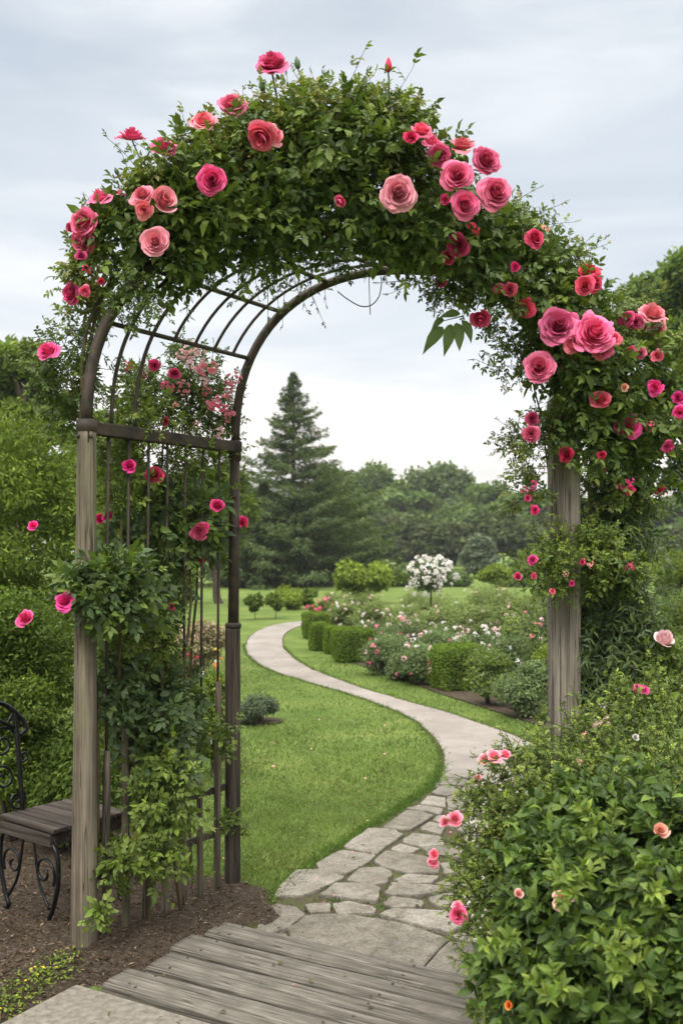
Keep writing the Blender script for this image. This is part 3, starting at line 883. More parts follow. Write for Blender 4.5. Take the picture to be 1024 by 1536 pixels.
q = np.c_[r.uniform(-1.4, 1.4, 160), r.uniform(7.6, 16, 160)]; q = q[inside(PP, q)]; n = len(q); a = r.uniform(0, 6.28, n); l = r.uniform(.015, .035, n)
f.leaves(np.c_[q, np.full(n, .012)], np.c_[np.cos(a), np.sin(a), r.normal(.05, .1, n)], np.c_[r.normal(0, .3, (n, 2)), np.ones(n)], l, l * r.uniform(.3, .8, n), TM_LEAF, f.pal(n, [(.10, .07, .04), (.16, .13, .07), (.12, .13, .05)], .2))
tag(f.build('leaf_litter', LEAF_MATT), 'fallen petals and dry leaf bits strewn over boards, stones and lawn', 'litter', kind='stuff')

# low weeds with yellow flowers at the corner of the pavement
f = Fol(9); r = f.r; n = 950
t = r.random(n); q = np.c_[-1.30 + .28 * t + r.normal(0, .035, n), 3.05 + .75 * t + r.normal(0, .05, n)]
z = mulch_z(q[:, 0], q[:, 1]).clip(0, .1)
f.leaves(np.c_[q, z + r.uniform(0, .02, n)], np.c_[r.normal(0, 1, (n, 2)), r.uniform(.1, .9, n)], np.c_[r.normal(0, .4, (n, 2)), np.ones(n)], r.uniform(.008, .022, n), r.uniform(.006, .014, n), TM_LEAF, f.pal(n, MIDG + YELG))
m_ = 20; t = r.random(m_); q = np.c_[-1.28 + .26 * t + r.normal(0, .03, m_), 3.08 + .70 * t + r.normal(0, .05, m_)]
for k in range(5):
    a = k * 1.2566; dr_ = np.tile([[math.cos(a), math.sin(a), .35]], (m_, 1))
    f.leaves(np.c_[q, mulch_z(q[:, 0], q[:, 1]).clip(0, .1) + .022], dr_, np.tile([[0, 0, 1.]], (m_, 1)), np.full(m_, .007), np.full(m_, .006), TM_DIA, np.tile([[.75, .55, .06]], (m_, 1)))
wd = tag(f.build('low_weeds', LEAF_MATT), 'low creeping weeds dotted with yellow along the pavement edge', 'weeds', kind='stuff')

# ---------------------------------------------------------------- the arbor
A0, C0 = np.array([-1.004, 3.9, 0.]), np.array([-.506, 4.66, 0.])
B0, D0 = np.array([1.11, 5.0, 0.]), np.array([1.55, 5.55, 0.])
ZT = 2.09
arb = thing('rose_arbor', 'weathered wood and dark iron arched arbor spanning the garden path', 'arbor', A0)


def lathe_post(c, z0, z1, r0, r1, mat, seed, name='post', square=False, cracks=9, lean=(0, 0)):
    r = rng(seed); nz, nt_ = 70, 40; V = []
    th = np.linspace(0, 2 * math.pi, nt_, endpoint=False)
    cr = r.uniform(0, 6.28, cracks); cw = r.uniform(.05, .12, cracks); cdp = r.uniform(.03, .11, cracks); c0 = r.uniform(-.3, .8, cracks); c1 = c0 + r.uniform(.2, .9, cracks)
    for i in range(nz):
        t = i / (nz - 1); rad = r0 + (r1 - r0) * t
        prof = np.ones(nt_)
        if square:
            k = 8.; prof = (np.abs(np.cos(th)) ** k + np.abs(np.sin(th)) ** k) ** (-1 / k)
        prof = prof * (1 + .035 * (vnoise(np.c_[np.cos(th) * 1.5, np.sin(th) * 1.5, np.full(nt_, t * 5)], seed, 1.) - .5) * 2)
        for k in range(cracks):
            dd = np.abs((th - cr[k] - .12 * math.sin(t * 6 + k) + math.pi) % (2 * math.pi) - math.pi)
            prof = prof - cdp[k] * np.exp(-(dd / cw[k]) ** 2) * np.clip((t - c0[k]) * 6, 0, 1) * np.clip((c1[k] - t) * 6, 0, 1)
        V.append(np.c_[c[0] + rad * prof * np.cos(th) + lean[0] * t, c[1] + rad * prof * np.sin(th) + lean[1] * t, np.full(nt_, z0 + (z1 - z0) * t)])
    fs = [(i * nt_ + j, i * nt_ + (j + 1) % nt_, (i + 1) * nt_ + (j + 1) % nt_, (i + 1) * nt_ + j) for i in range(nz - 1) for j in range(nt_)]
    fs += [tuple(range((nz - 1) * nt_, nz * nt_))]
    mb = MB(); mb.add(np.concatenate(V), fs); return mb.build(name, mat, arb, True)


lathe_post(A0, -.05, 2.06, .052, .036, POST_W, 1, lean=(.012, .0))
lathe_post(C0, -.05, 1.24, .038, .035, POST_D, 2, cracks=6)
mb = MB(); mb.tube([C0 + [0.003, 0, 1.22], C0 + [0.006, 0, 1.6], C0 + [0.01, 0, 2.04]], [.0255, .0245, .024], 16); mb.build('pipe', IRON, arb, True)
mb = MB(); mb.tube([C0 + [0.002, 0, 1.235], C0 + [0.002, 0, 1.25], C0 + [.002, 0, 1.262]], [.036, .039, .034], 18); mb.build('collar', IRON, arb, True)
lathe_post(B0, -.05, 2.35, .074, .072, POST_G, 4, square=True, cracks=8)
lathe_post(D0, -.05, 2.3, .06, .056, POST_G, 5, square=True, cracks=6)
# collars where the transom meets the posts
TA, TC = A0 + [.012, 0, ZT], C0 + [.012, 0, ZT]
for p, rr in ((TA, .041), (TC, .032)):
    mb = MB(); mb.tube([p - [0, 0, .075], p - [0, 0, .03], p - [0, 0, .025], p + [0, 0, .012], p + [0, 0, .02]], [rr * .86, rr * .86, rr, rr, rr * .7], 16); mb.build('collar', IRON, arb, True)
for p, rr in ((TA, .037), (TC, .029)):
    for a in (-2.3, -.9):
        e_ = np.array([math.cos(a), math.sin(a), 0]); mb = MB(); mb.tube([p + e_ * (rr - .004) - [0, 0, .05], p + e_ * (rr + .006) - [0, 0, .05], p + e_ * (rr + .009) - [0, 0, .05]], [.008, .008, .004], 8); mb.build('bolt', IRON, arb, True)
dv = nrm(TC - TA); sv = np.cross(dv, UP)
mb = MB(); mb.box((TA + TC) / 2 - [0, 0, .012], [np.linalg.norm(TC - TA) / 2, .022, .026], [dv, sv, UP]); mb.build('transom', IRON, arb, bevel=.006)
TB, TD = B0 + [0, 0, ZT - .02], D0 + [0, 0, ZT - .02]
dv2 = nrm(TD - TB)
mb = MB(); mb.box((TB + TD) / 2 + [0, 0, .3], [np.linalg.norm(TD - TB) / 2, .02, .024], [dv2, np.cross(dv2, UP), UP]); mb.build('transom', IRON, arb, bevel=.005)


def arc(P0, P1, h, n=40, t0=0., t1=1.):
    t = np.linspace(t0 * math.pi, t1 * math.pi, n); c = (P0 + P1) / 2; a = (P0 - P1) / 2
    e = .86                        # fuller shoulders than a plain ellipse
    co = np.sign(np.cos(t)) * np.abs(np.cos(t)) ** e; si = np.sin(t) ** e
    return c + co[:, None] * a + si[:, None] * UP * h + (0)


HF, HB = .93, .93
mb = MB(); mb.tube(arc(TA, TB, HF, 48), .0235, 12); mb.build('arch', IRON, arb, True)
mb = MB(); mb.tube(arc(TC, TD, HB, 48), .021, 12); mb.build('arch', IRON, arb, True)
for k in range(1, 7):
    t = k / 7; mb = MB()
    if k in (1, 2): mb.tube(arc(TA + (TC - TA) * t, TB + (TD - TB) * t, HF, 40, .0, .6), .0085, 6)
    else: mb.tube(arc(TA + (TC - TA) * t, TB + (TD - TB) * t, HF, 40, .125, .8), .0075, 6)
    mb.build('lath', IRON, arb, True)
for a in (.125, .225, .325, .42, .58, .69, .80):
    fa, fb = arc(TA, TB, HF, 2, a, a)[0], arc(TC, TD, HB, 2, a, a)[0]
    mb = MB(); mb.tube([fa, (fa + fb) / 2, fb], .010, 6); mb.build('rung', IRON, arb, True)
# dark boards at the crown, between the two arches
pa = arc(TA, TB, HF - .012, 12, .445, .60); pb = arc(TC, TD, HB + .004, 12, .44, .56)
for (x0, x1) in ((.42, .70), (.71, .99)):
    V = cat(pa * (1 - x0) + pb * x0, pa * (1 - x1) + pb * x1); n = 12
    V = cat(V, V + [0, 0, .018])
    fs = [(i, i + 1, n + i + 1, n + i) for i in range(n - 1)] + [(2 * n + i, 3 * n + i, 3 * n + i + 1, 2 * n + i + 1) for i in range(n - 1)]
    fs += [(i, 2 * n + i, 2 * n + i + 1, i + 1) for i in range(n - 1)] + [(n + i, n + i + 1, 3 * n + i + 1, 3 * n + i) for i in range(n - 1)]
    fs += [(0, n, 3 * n, 2 * n), (n - 1, 3 * n - 1, 4 * n - 1, 2 * n - 1)]
    mb = MB(); mb.add(V, fs); mb.build('crown_board', POST_D, arb)
# thin rods above, sawn pickets below, two rails
rk = rng(21)
for k in range(1, 8):
    t = k / 8.; b = A0 + (C0 - A0) * t; tp = TA + (TC - TA) * t
    hp = (.80, .95, .62, .88, .80, .86, .88)[k - 1] if k < 6 else .86 + .02 * k
    mb = MB(); mb.tube([tp - [0, 0, .03], (tp + b) / 2 + [0, 0, .3], b + [0.004, 0, hp - .12]], .0062, 6); mb.build('rod', IRON, arb, True)
    w = rk.uniform(.013, .018); mb = MB()
    ln = rk.normal(0, .006, 2)
    ax = [dv * [1, 1, 0], sv, UP]
    zs = np.linspace(-.04, hp, 9)
    pts = np.array([b + [ln[0] * z, ln[1] * z, 0] + [rk.normal(0, .0012), rk.normal(0, .0012), z] for z in zs])
    mb.tube(pts, np.r_[np.full(8, w), w * .75], 7); mb.build('picket', PICKET, arb, True)
for z, x0 in ((.30, .02), (.50, .35)):
    a, b = A0 + (C0 - A0) * (x0 + .04), A0 + (C0 - A0) * .97
    off = np.array([-.020, .014, 0])
    mb = MB(); mb.box((a + b) / 2 + off + [0, 0, z], [np.linalg.norm(b - a) / 2, .009, .016], [nrm(b - a), np.cross(nrm(b - a), UP), UP]); mb.build('rail', POST_D, arb, bevel=.003)
# loose tie wire under the arch
w = [P(x, y, 4.75) for x, y in [(506, 437), (520, 448), (540, 459), (556, 458), (568, 445), (572, 425), (571, 415)]]
mb = MB(); mb.tube(catmull(w, 6), .0028, 6); mb.build('tie_wire', IRON, arb, True)
w = [P(x, y, 4.76) for x, y in [(553, 385), (553.5, 430), (555, 472)]]
mb = MB(); mb.tube(catmull(w, 5), .0022, 6); mb.build('tie_wire', IRON, arb, True)

# ---------------------------------------------------------------- climbing rose over the crown of the arch
pa = Plant('climbing_rose', 'big climbing rose with dark foliage and pink blooms over the arch crown', 'climbing rose', A0 + [-.12, .1, 0], 101)
B = pa.blob; M1 = ROSE + ROSE[2:3] + ROSE_NEW[:1] + ROSE_NEW[2:3]
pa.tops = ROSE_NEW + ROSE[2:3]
for (px, py, d, rx, ry, n) in [(176, 352, 3.97, 48, 58, 54), (240, 335, 4.0, 70, 64, 80), (305, 305, 4.05, 95, 84, 125), (392, 268, 4.15, 105, 92, 150), (485, 258, 4.2, 112, 104, 170), (565, 268, 4.25, 100, 112, 160),
                               (640, 318, 4.35, 86, 100, 130), (262, 375, 4.04, 66, 46, 60), (222, 415, 4.14, 40, 32, 20), (345, 335, 4.12, 98, 52, 96), (450, 335, 4.22, 90, 42, 60), (600, 350, 4.3, 64, 46, 50)]:
    pa.blob(px, py, d, rx, ry, int(n * .64), .105, M1, nodes=6, L=.50, inner=.72)
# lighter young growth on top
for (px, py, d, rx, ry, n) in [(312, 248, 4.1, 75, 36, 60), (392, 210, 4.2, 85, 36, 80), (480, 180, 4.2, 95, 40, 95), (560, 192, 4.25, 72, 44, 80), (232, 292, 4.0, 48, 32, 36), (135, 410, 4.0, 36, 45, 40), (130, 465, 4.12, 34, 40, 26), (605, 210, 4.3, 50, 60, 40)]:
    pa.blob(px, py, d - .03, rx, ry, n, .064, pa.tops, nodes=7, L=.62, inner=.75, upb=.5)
# wispy leaves hanging under the arch and left of the post
for (px, py, d, rx, ry, n) in [(200, 440, 3.86, 34, 30, 20), (185, 462, 3.86, 20, 22, 9), (430, 385, 4.35, 80, 22, 34), (300, 405, 4.2, 44, 14, 8), (520, 392, 4.45, 30, 22, 10), (102, 545, 4.05, 34, 75, 70), (95, 600, 4.08, 28, 45, 36), (640, 425, 4.5, 40, 14, 12)]:
    pa.blob(px, py, d, rx, ry, n, .05, ROSE + ROSE_NEW[2:3], nodes=7, L=.95, inner=.75, upb=-.1, droop=.4)
for a, b, s_ in [((215, 270), (185, 205), .06), ((225, 300), (170, 245), .045), ((400, 150), (395, 120), .05), ((460, 130), (490, 120), .06), ((600, 185), (612, 150), .05), ((122, 595), (82, 535), .055), ((120, 560), (90, 515), .05), ((330, 210), (318, 170), .05), ((290, 240), (262, 195), .05), ((360, 180), (372, 140), .045), ((500, 150), (520, 118), .05), ((240, 240), (215, 215), .05),
                 ((440, 140), (425, 120), .05), ((530, 150), (540, 128), .05), ((380, 175), (350, 150), .045)]:
    pa.wisp(a, b, 4.05, s_, pa.tops, 6)
for x in [(408, 94, 28, 'r', 'rose', (-.1, -.7, .7)), (197, 204, 25, 'l', 'rose', (.05, -.2, 1)), (247, 220, 22, 'r', 'pink', (.2, -.7, .6), 3.88), (306, 181, 22, 'l', 'salmon', (.1, -.75, .6), 3.92), (348, 156, 26, 'r', 'pink', (.1, -.7, .65), 3.95),
          (392, 205, 27, 'f', 'coral'), (412, 203, 19, 'l', 'salmon', (.7, -.6, .2)), (318, 270, 25, 'f', 'hot'), (127, 335, 26, 'f', 'rose', (-.5, -.8, .2)), (124, 362, 24, 'r', 'rose', (-.6, -.7, -.3)), (150, 297, 20, 'l', 'pink', (-.2, -.5, .9)),
          (180, 290, 11, 'l', 'lpink', (.2, -.3, 1)), (213, 293, 21, 'f', 'salmon', (-.2, -.9, .5)), (245, 303, 22, 'c', 'lpink', (.4, -.8, .3)), (216, 314, 17, 'l', 'salmon'), (233, 362, 25, 'f', 'lpink', (-.05, -1, .1)), (107, 440, 20, 'r', 'hot', (-.7, -.6, 0)),
          (128, 437, 11, 'l', 'pink'), (131, 404, 8, 't', 'hot'), (152, 422, 6, 'l', 'red'), (72, 527, 20, 'r', 'mag', (-.3, -.7, .6)), (122, 383, 10, 'r', 'deep'), (104, 341, 9, 'l', 'rose'),
          (597, 290, 30, 'f', 'lpink', (0, -1, .05)), (632, 196, 20, 'r', 'coral', (.1, -.5, .8)), (648, 214, 18, 'l', 'pink', (.1, -.5, .9)), (659, 233, 21, 'r', 'rose'), (693, 217, 25, 'l', 'salmon', (0, -.4, .9)), (728, 241, 24, 'f', 'rose', (.3, -.8, .3)),
          (685, 263, 28, 'f', 'pink', (-.1, -1, .15)), (742, 289, 31, 'f', 'pink', (.3, -.9, .1)), (697, 306, 25, 'f', 'pink', (.2, -1, .0)), (668, 300, 9, 'c', 'hot'), (512, 300, 11, 'c', 'pink', (-.4, -.4, -.7)), (616, 205, 12, 'r', 'red')]:
    pa.bloom(*x[:5], tilt=x[5] if len(x) > 5 else None, depth=x[6] if len(x) > 6 else None)
rb = rng(55)
bud(pa.o, P(394, 136, 4.1), .055, nrm(np.array([-.1, 0, 1.])), 'green', rb, .15, P(404, 180, 4.15))
bud(pa.o, P(447, 103, 4.1), .052, nrm(np.array([-.15, 0, 1.])), 'green', rb, .15, P(462, 190, 4.15))
bud(pa.o, P(582, 108, 4.15), .062, nrm(np.array([.02, 0, 1.])), 'red', rb, .9, P(572, 160, 4.2))
bud(pa.o, P(177, 262, 3.95), .032, nrm(np.array([-.4, 0, 1.])), 'green', rb, .3, P(200, 285, 4.0))
s = MB(); s.tube(catmull([P(408, 108, 4.12), P(414, 140, 4.13), P(425, 185, 4.15)], 5), .004, 6); s.build('flower_stalk', STEMG, pa.o, True)
s = MB(); s.tube(catmull([P(199, 212, 3.95), P(212, 245, 3.96), P(218, 290, 3.98)], 5), .003, 6); s.build('flower_stalk', STEMG, pa.o, True)
s = MB(); s.tube(catmull([P(84, 535, 3.9), P(100, 555, 3.92), P(118, 590, 3.95)], 5), .003, 6); s.build('flower_stalk', STEMG, pa.o, True)
pa.canes([[A0 + [.02, .10, 0], A0 + [.02, .09, .8], A0 + [-.02, .09, 1.6], P(130, 520, 3.97), P(200, 400, 4.05), P(330, 310, 4.15), P(480, 270, 4.25), P(620, 310, 4.4)],
          [A0 + [-.01, .12, 0], A0 + [.0, .1, .9], A0 + [-.03, .1, 1.7], P(150, 480, 4.0), P(230, 350, 4.05), P(380, 230, 4.15)]], .011)
pa.done()

# ---------------------------------------------------------------- climbing rose on the right-hand post
pb = Plant('climbing_rose', 'climbing rose with ruffled pink and red blooms covering the square grey post', 'climbing rose', B0 + [.18, .12, 0], 202)
for (px, py, d, rx, ry, n) in [(700, 360, 4.5, 62, 70, 75), (745, 385, 4.6, 62, 66, 80), (800, 410, 4.75, 58, 66, 70), (850, 460, 4.8, 62, 62, 80), (855, 545, 4.85, 74, 80, 130), (915, 560, 4.95, 74, 90, 130), (965, 590, 5.05, 52, 90, 80), (880, 640, 4.9, 62, 56, 80), (935, 690, 5.1, 56, 66, 75), (1000, 640, 5.15, 45, 100, 60)]:
    pb.blob(px, py, d, rx, ry, int(n * .66), .11, M1, nodes=6, L=.50, inner=.72)
for (px, py, d, rx, ry, n) in [(780, 345, 4.65, 48, 40, 38), (840, 395, 4.8, 44, 36, 34), (930, 480, 5.0, 55, 36, 36), (770, 540, 4.75, 36, 36, 24), (792, 665, 4.85, 26, 58, 36), (790, 740, 4.9, 24, 36, 22), (985, 520, 5.1, 40, 50, 30), (700, 430, 4.55, 44, 26, 20), (745, 455, 4.6, 40, 34, 24),
                               (920, 740, 5.1, 50, 45, 45)]:
    pb.blob(px, py, d, rx, ry, n, .06, pa.tops + ROSE, nodes=7, L=.85, inner=.72, upb=.2)
for (px, py, d, rx, ry, n) in [(865, 835, 4.85, 80, 46, 95), (815, 860, 4.78, 40, 36, 36), (925, 850, 5.0, 40, 50, 40)]:
    pb.blob(px, py, d, rx, ry, n, .058, MIDG + YELG[:1], nodes=7, L=.7, inner=.75)
for a, b, s_ in [((765, 310), (800, 275), .055), ((790, 345), (845, 325), .06), ((860, 390), (895, 380), .06), ((660, 420), (605, 435), .045), ((720, 470), (740, 500), .05), ((800, 570), (745, 545), .06), ((800, 640), (772, 690), .055), ((800, 700), (755, 700), .045)]:
    pb.wisp(a, b, 4.68, s_, pa.tops, 7)
# the one long compound leaf seen against the sky
r_ = pb.f.r; base = P(700, 462, 4.5); tip = P(640, 500, 4.5)
for (x, y, x2, y2) in [(664, 477, 648, 492), (664, 490, 636, 524), (676, 486, 668, 528), (684, 484, 690, 524), (694, 480, 708, 510), (690, 470, 660, 474), (702, 464, 678, 456)]:
    a, b = P(x, y, 4.5), P(x2, y2, 4.46); l = np.array([np.linalg.norm(b - a)])
    pb.f.leaves(a[None], (b - a)[None], np.array([[.1, -1, .35]]), l, l * .44, TM_BIG, np.array([[.11, .165, .045]]))
pb.f.strips(np.array([P(712, 455, 4.5), P(694, 474, 4.5)]), np.array([P(694, 474, 4.5), P(662, 482, 4.5)]), .0034, (.10, .12, .05))
for x in [(710, 342, 13, 't', 'red'), (686, 368, 19, 'r', 'deep'), (672, 385, 14, 'l', 'deep'), (660, 425, 10, 'l', 'rose', (-.2, -.4, -.8)), (802, 357, 17, 'f', 'red', (.4, -.8, .3)), (772, 400, 9, 'l', 'mag'), (764, 434, 13, 'r', 'deep'), (786, 462, 18, 'f', 'red'), (748, 432, 9, 'l', 'rose'),
          (720, 474, 17, 'c', 'hot', (-.1, -.7, -.7)), (883, 408, 19, 'f', 'red', (.1, -.6, .7)), (877, 428, 17, 'f', 'red', (-.4, -.8, .2)), (891, 424, 17, 'f', 'red', (.4, -.8, .1)), (837, 488, 31, 'r', 'pink', (-.2, -1, .2)), (890, 500, 36, 'r', 'pink', (.1, -.9, .4)), (862, 512, 20, 'r', 'coral'), (904, 524, 22, 'r', 'pink', (.3, -.8, -.5)), (921, 508, 12, 'l', 'coral'),
          (808, 551, 27, 'f', 'pink', (-.2, -1, .2)), (938, 478, 14, 'r', 'deep'), (953, 483, 15, 'r', 'rose'), (978, 470, 24, 'r', 'salmon', (.2, -.6, .7)), (985, 494, 14, 'l', 'salmon'), (942, 640, 22, 'f', 'mag', (0, -1, .25)), (900, 599, 19, 'f', 'coral', (-.1, -.7, .6)), (982, 581, 15, 'l', 'mag'), (1016, 596, 11, 'r', 'hot'),
          (1019, 620, 14, 'r', 'mag'), (1001, 670, 11, 'r', 'mag'), (989, 735, 11, 'l', 'hot'), (796, 651, 15, 'r', 'rose'), (798, 628, 12, 'r', 'deep'), (849, 682, 14, 'r', 'red'), (905, 701, 9, 't', 'rose'), (945, 722, 9, 't', 'mag'), (945, 735, 9, 'l', 'hot'), (930, 730, 9, 't', 'rose'), (902, 683, 8, 'l', 'red'), (786, 735, 8, 't', 'hot'), (800, 728, 9, 't', 'mag'), (802, 765, 8, 'r', 'hot'), (791, 747, 6, 'l', 'hot'),
          (942, 850, 10, 't', 'rose'), (798, 840, 9, 'r', 'mag'), (776, 865, 7, 'c', 'hot'), (800, 864, 6, 'l', 'hot'), (857, 875, 6, 'l', 'mag'), (873, 843, 6, 'l', 'hot'), (848, 860, 6, 't', 'peach'), (828, 887, 6, 'l', 'coral'), (886, 846, 7, 't', 'peach'), (960, 530, 10, 'r', 'rose'), (985, 533, 11, 'l', 'coral'), (935, 581, 7, 'c', 'peach'), (975, 640, 9, 't', 'coral'), (945, 525, 8, 'l', 'hot'), (818, 342, 8, 't', 'peach')]:
    pb.bloom(*x[:5], tilt=x[5] if len(x) > 5 else None)
pb.canes([[B0 + [.05, .14, 0], B0 + [.06, .12, .7], B0 + [.09, .0, 1.5], P(880, 600, 4.95), P(850, 480, 4.9), P(790, 410, 4.8), P(700, 360, 4.6)],
          [B0 + [.2, .15, 0], B0 + [.25, .1, .9], B0 + [.3, .1, 1.7], P(930, 560, 5.1), P(900, 480, 5.0)], [B0 + [.0, .14, 0.], B0 + [-.02, .12, 1.0], B0 + [-.06, .08, 1.8], P(800, 560, 4.9)]], .008)
pb.done()

# draped fine-leaved vine behind the post
pc = Plant('trailing_vine', 'dark narrow-leaved vine hanging like a curtain behind the grey post', 'vine', np.array([1.45, 5.25, 0]), 303)
f = pc.f; r = f.r
for (px, py, d, rx, ry, n) in [(910, 790, 5.2, 55, 70, 100), (915, 890, 5.2, 58, 80, 130), (908, 980, 5.15, 54, 80, 130), (895, 1060, 5.1, 44, 60, 80), (940, 950, 5.25, 42, 100, 80), (890, 930, 5.3, 32, 120, 60), (925, 740, 5.2, 48, 50, 50)]:
    pc.blob(px, py, d, rx, ry, n, .066, ROSE_BLUE + [MIDG[0], MIDG[1], GREYG[0]], nodes=11, L=.8, inner=.85, upb=-.5, droop=.9, kind='pair', wr=.26, hang=.6, upw=.3)
for (px, py, d, rx, ry, n) in [(935, 1010, 5.1, 45, 60, 34), (840, 1080, 5.1, 22, 30, 14), (955, 780, 5.3, 22, 50, 20)]:
    pc.blob(px, py, d, rx, ry, n, .05, MIDG, nodes=9, L=.9, inner=.8, upb=.2, kind='pair', wr=.4)
pc.canes([[[1.45, 5.25, 0], [1.42, 5.2, .6], [1.4, 5.25, 1.3], [1.45, 5.3, 2.0]]], .012)
pc.done()

# ---------------------------------------------------------------- left side panel climbers
pd = Plant('climbing_rose', 'leafy climber with broad grey-green leaves filling the side panel between the pickets', 'climbing rose', (A0 + C0) / 2 + [-.1, .1, 0], 404)
BR = ROSE_BLUE + ROSE
for (px, py, d, rx, ry, n) in [(215, 790, 4.2, 68, 72, 60), (285, 770, 4.35, 50, 60, 34), (225, 850, 4.2, 60, 56, 56), (180, 885, 3.95, 70, 46, 70), (140, 890, 3.85, 46, 44, 46), (215, 920, 4.1, 46, 40, 32), (295, 800, 4.45, 40, 50, 24)]:
    pd.blob(px, py, d + (.22 if px > 185 else 0), rx, ry, int(n * 1.15), .10, BR + FRESH[:1], nodes=5, L=.6, inner=.7, wr=.66, kind='rose')
for (px, py, d, rx, ry, n) in [(225, 1060, 4.15, 70, 52, 80), (275, 1050, 4.3, 36, 40, 26), (240, 1110, 4.1, 60, 42, 50), (195, 1020, 4.0, 46, 46, 34), (175, 1060, 3.95, 32, 34, 20)]:
    pd.blob(px, py, d + .12, rx, ry, int(n * .75), .095, ROSE_BLUE + MIDG[:1], nodes=5, L=.65, inner=.7, wr=.64)
for (px, py, d, rx, ry, n) in [(235, 690, 4.3, 75, 50, 60), (190, 730, 4.1, 40, 60, 34), (320, 700, 4.6, 32, 60, 28), (200, 620, 4.1, 50, 40, 30), (165, 690, 4.0, 22, 60, 20), (200, 965, 4.0, 50, 45, 45), (235, 985, 4.2, 45, 40, 36), (160, 1130, 4.0, 22, 50, 18)]:
    pd.blob(px, py, d + .18, rx, ry, n, .06, ROSE_NEW[:3] + FRESH, nodes=7, L=.85, inner=.75)
for (px, py, d, rx, ry, n) in [(245, 1200, 4.1, 46, 46, 34), (225, 1290, 4.05, 50, 34, 30), (262, 1230, 4.15, 26, 36, 14), (190, 1300, 3.95, 36, 30, 16), (250, 1150, 4.1, 40, 40, 24), (345, 1240, 4.6, 16, 14, 5), (150, 1375, 3.84, 14, 20, 4), (320, 1110, 4.4, 24, 20, 10)]:
    pd.blob(px, py, d, rx, ry, n, .075, FRESH + MIDG, nodes=5, L=.9, inner=.7, wr=.7)
for x in [(194, 698, 14, 'r', 'hot', (0, -.8, .6)), (232, 713, 15, 'f', 'red', (.1, -.8, .5)), (152, 778, 9, 'c', 'hot'), (164, 776, 10, 'c', 'hot'), (326, 758, 13, 'r', 'hot', (.2, -.7, .6)), (299, 798, 15, 'l', 'rose'), (306, 792, 10, 'r', 'hot'), (364, 783, 11, 'r', 'hot', (.6, -.7, .2)),
          (97, 902, 18, 'l', 'mag', (-.3, -.8, .5)), (258, 910, 6, 'r', 'red'), (302, 840, 6, 'l', 'red')]:
    pd.bloom(*x[:5], tilt=x[5] if len(x) > 5 else None)
pd.canes([[(A0 + C0) / 2 + [-.1, .1, 0], P(235, 1100, 4.2), P(240, 900, 4.3), P(230, 750, 4.35), P(240, 640, 4.4)], [A0 + [.2, .25, 0], P(200, 1150, 4.1), P(175, 950, 4.0), P(190, 780, 4.15)], [A0 + [.3, .4, 0], P(262, 1120, 4.25), P(280, 900, 4.4), P(300, 740, 4.5)]], .009)
pd.done()

pe = Plant('rambling_rose', 'small-flowered rambling rose with pale pink trusses on top of the side transom', 'climbing rose', C0 + [-.25, .25, 0], 505)
for (px, py, d, rx, ry, n) in [(250, 600, 4.65, 55, 50, 60), (300, 590, 4.75, 48, 60, 65), (330, 620, 4.8, 30, 40, 30), (205, 590, 4.5, 36, 46, 32), (285, 545, 4.75, 34, 26, 20)]:
    pe.blob(px, py, d, rx, ry, n, .055, ROSE + MIDG, nodes=7, L=.75, inner=.75)
for x in [(282, 525, 13, 't', 'pale'), (298, 535, 15, 't', 'pale'), (312, 552, 15, 't', 'lpink'), (275, 533, 10, 't', 'pale'), (290, 548, 12, 't', 'pale'), (351, 568, 12, 't', 'lpink'), (345, 580, 10, 't', 'lpink'), (333, 600, 13, 't', 'lpink'), (328, 612, 11, 't', 'pink'), (342, 625, 11, 't', 'lpink'), (330, 650, 10, 't', 'pale'),
          (252, 578, 10, 't', 'pink'), (276, 582, 11, 't', 'lpink'), (262, 560, 9, 'r', 'hot'), (232, 547, 8, 'r', 'hot'), (192, 547, 8, 't', 'coral'), (249, 632, 6, 'c', 'hot'), (310, 586, 7, 't', 'pink'), (318, 606, 8, 't', 'lpink'), (262, 608, 6, 't', 'peach'), (295, 636, 6, 't', 'peach'), (218, 562, 6, 't', 'deep'), (306, 570, 8, 't', 'pale')]:
    x = (x[0], x[1], x[2] * 1.25, *x[3:]); pe.push = .10
    pe.bloom(*x[:5], tilt=x[5] if len(x) > 5 else None)
pe.canes([[C0 + [-.25, .25, 0], C0 + [-.22, .2, .9], C0 + [-.2, .15, 1.8], P(290, 590, 4.75)]], .009)
pe.done()

# ---------------------------------------------------------------- foreground shrubs on the right
pf = Plant('rose_shrub', 'broad-leaved shrub with peach blooms at the near end of the boards', 'shrub', np.array([1.05, 2.85, 0]), 606)
BIGP = [(.045, .085, .013), (.06, .105, .015), (.09, .15, .02), (.036, .068, .013), (.115, .175, .028), (.05, .095, .018)]
for (px, py, d, rx, ry, n) in [(890, 1285, 3.15, 115, 95, 90), (990, 1275, 3.0, 110, 100, 80), (860, 1390, 2.9, 125, 110, 95), (980, 1400, 2.75, 130, 130, 105), (900, 1510, 2.7, 150, 110, 95), (1060, 1330, 2.8, 110, 140, 70), (800, 1470, 2.85, 66, 80, 44), (1080, 1500, 2.6, 120, 120, 60), (820, 1300, 3.1, 70, 70, 44)]:
    pf.blob(px, py, d, rx, ry, int(n * 1.35), .051, BIGP, nodes=9, L=.62, inner=.8, kind='pair', tm=TM_BIG, wr=.56, upb=.6, stem=.0028, hang=.25)
pf.push = .09
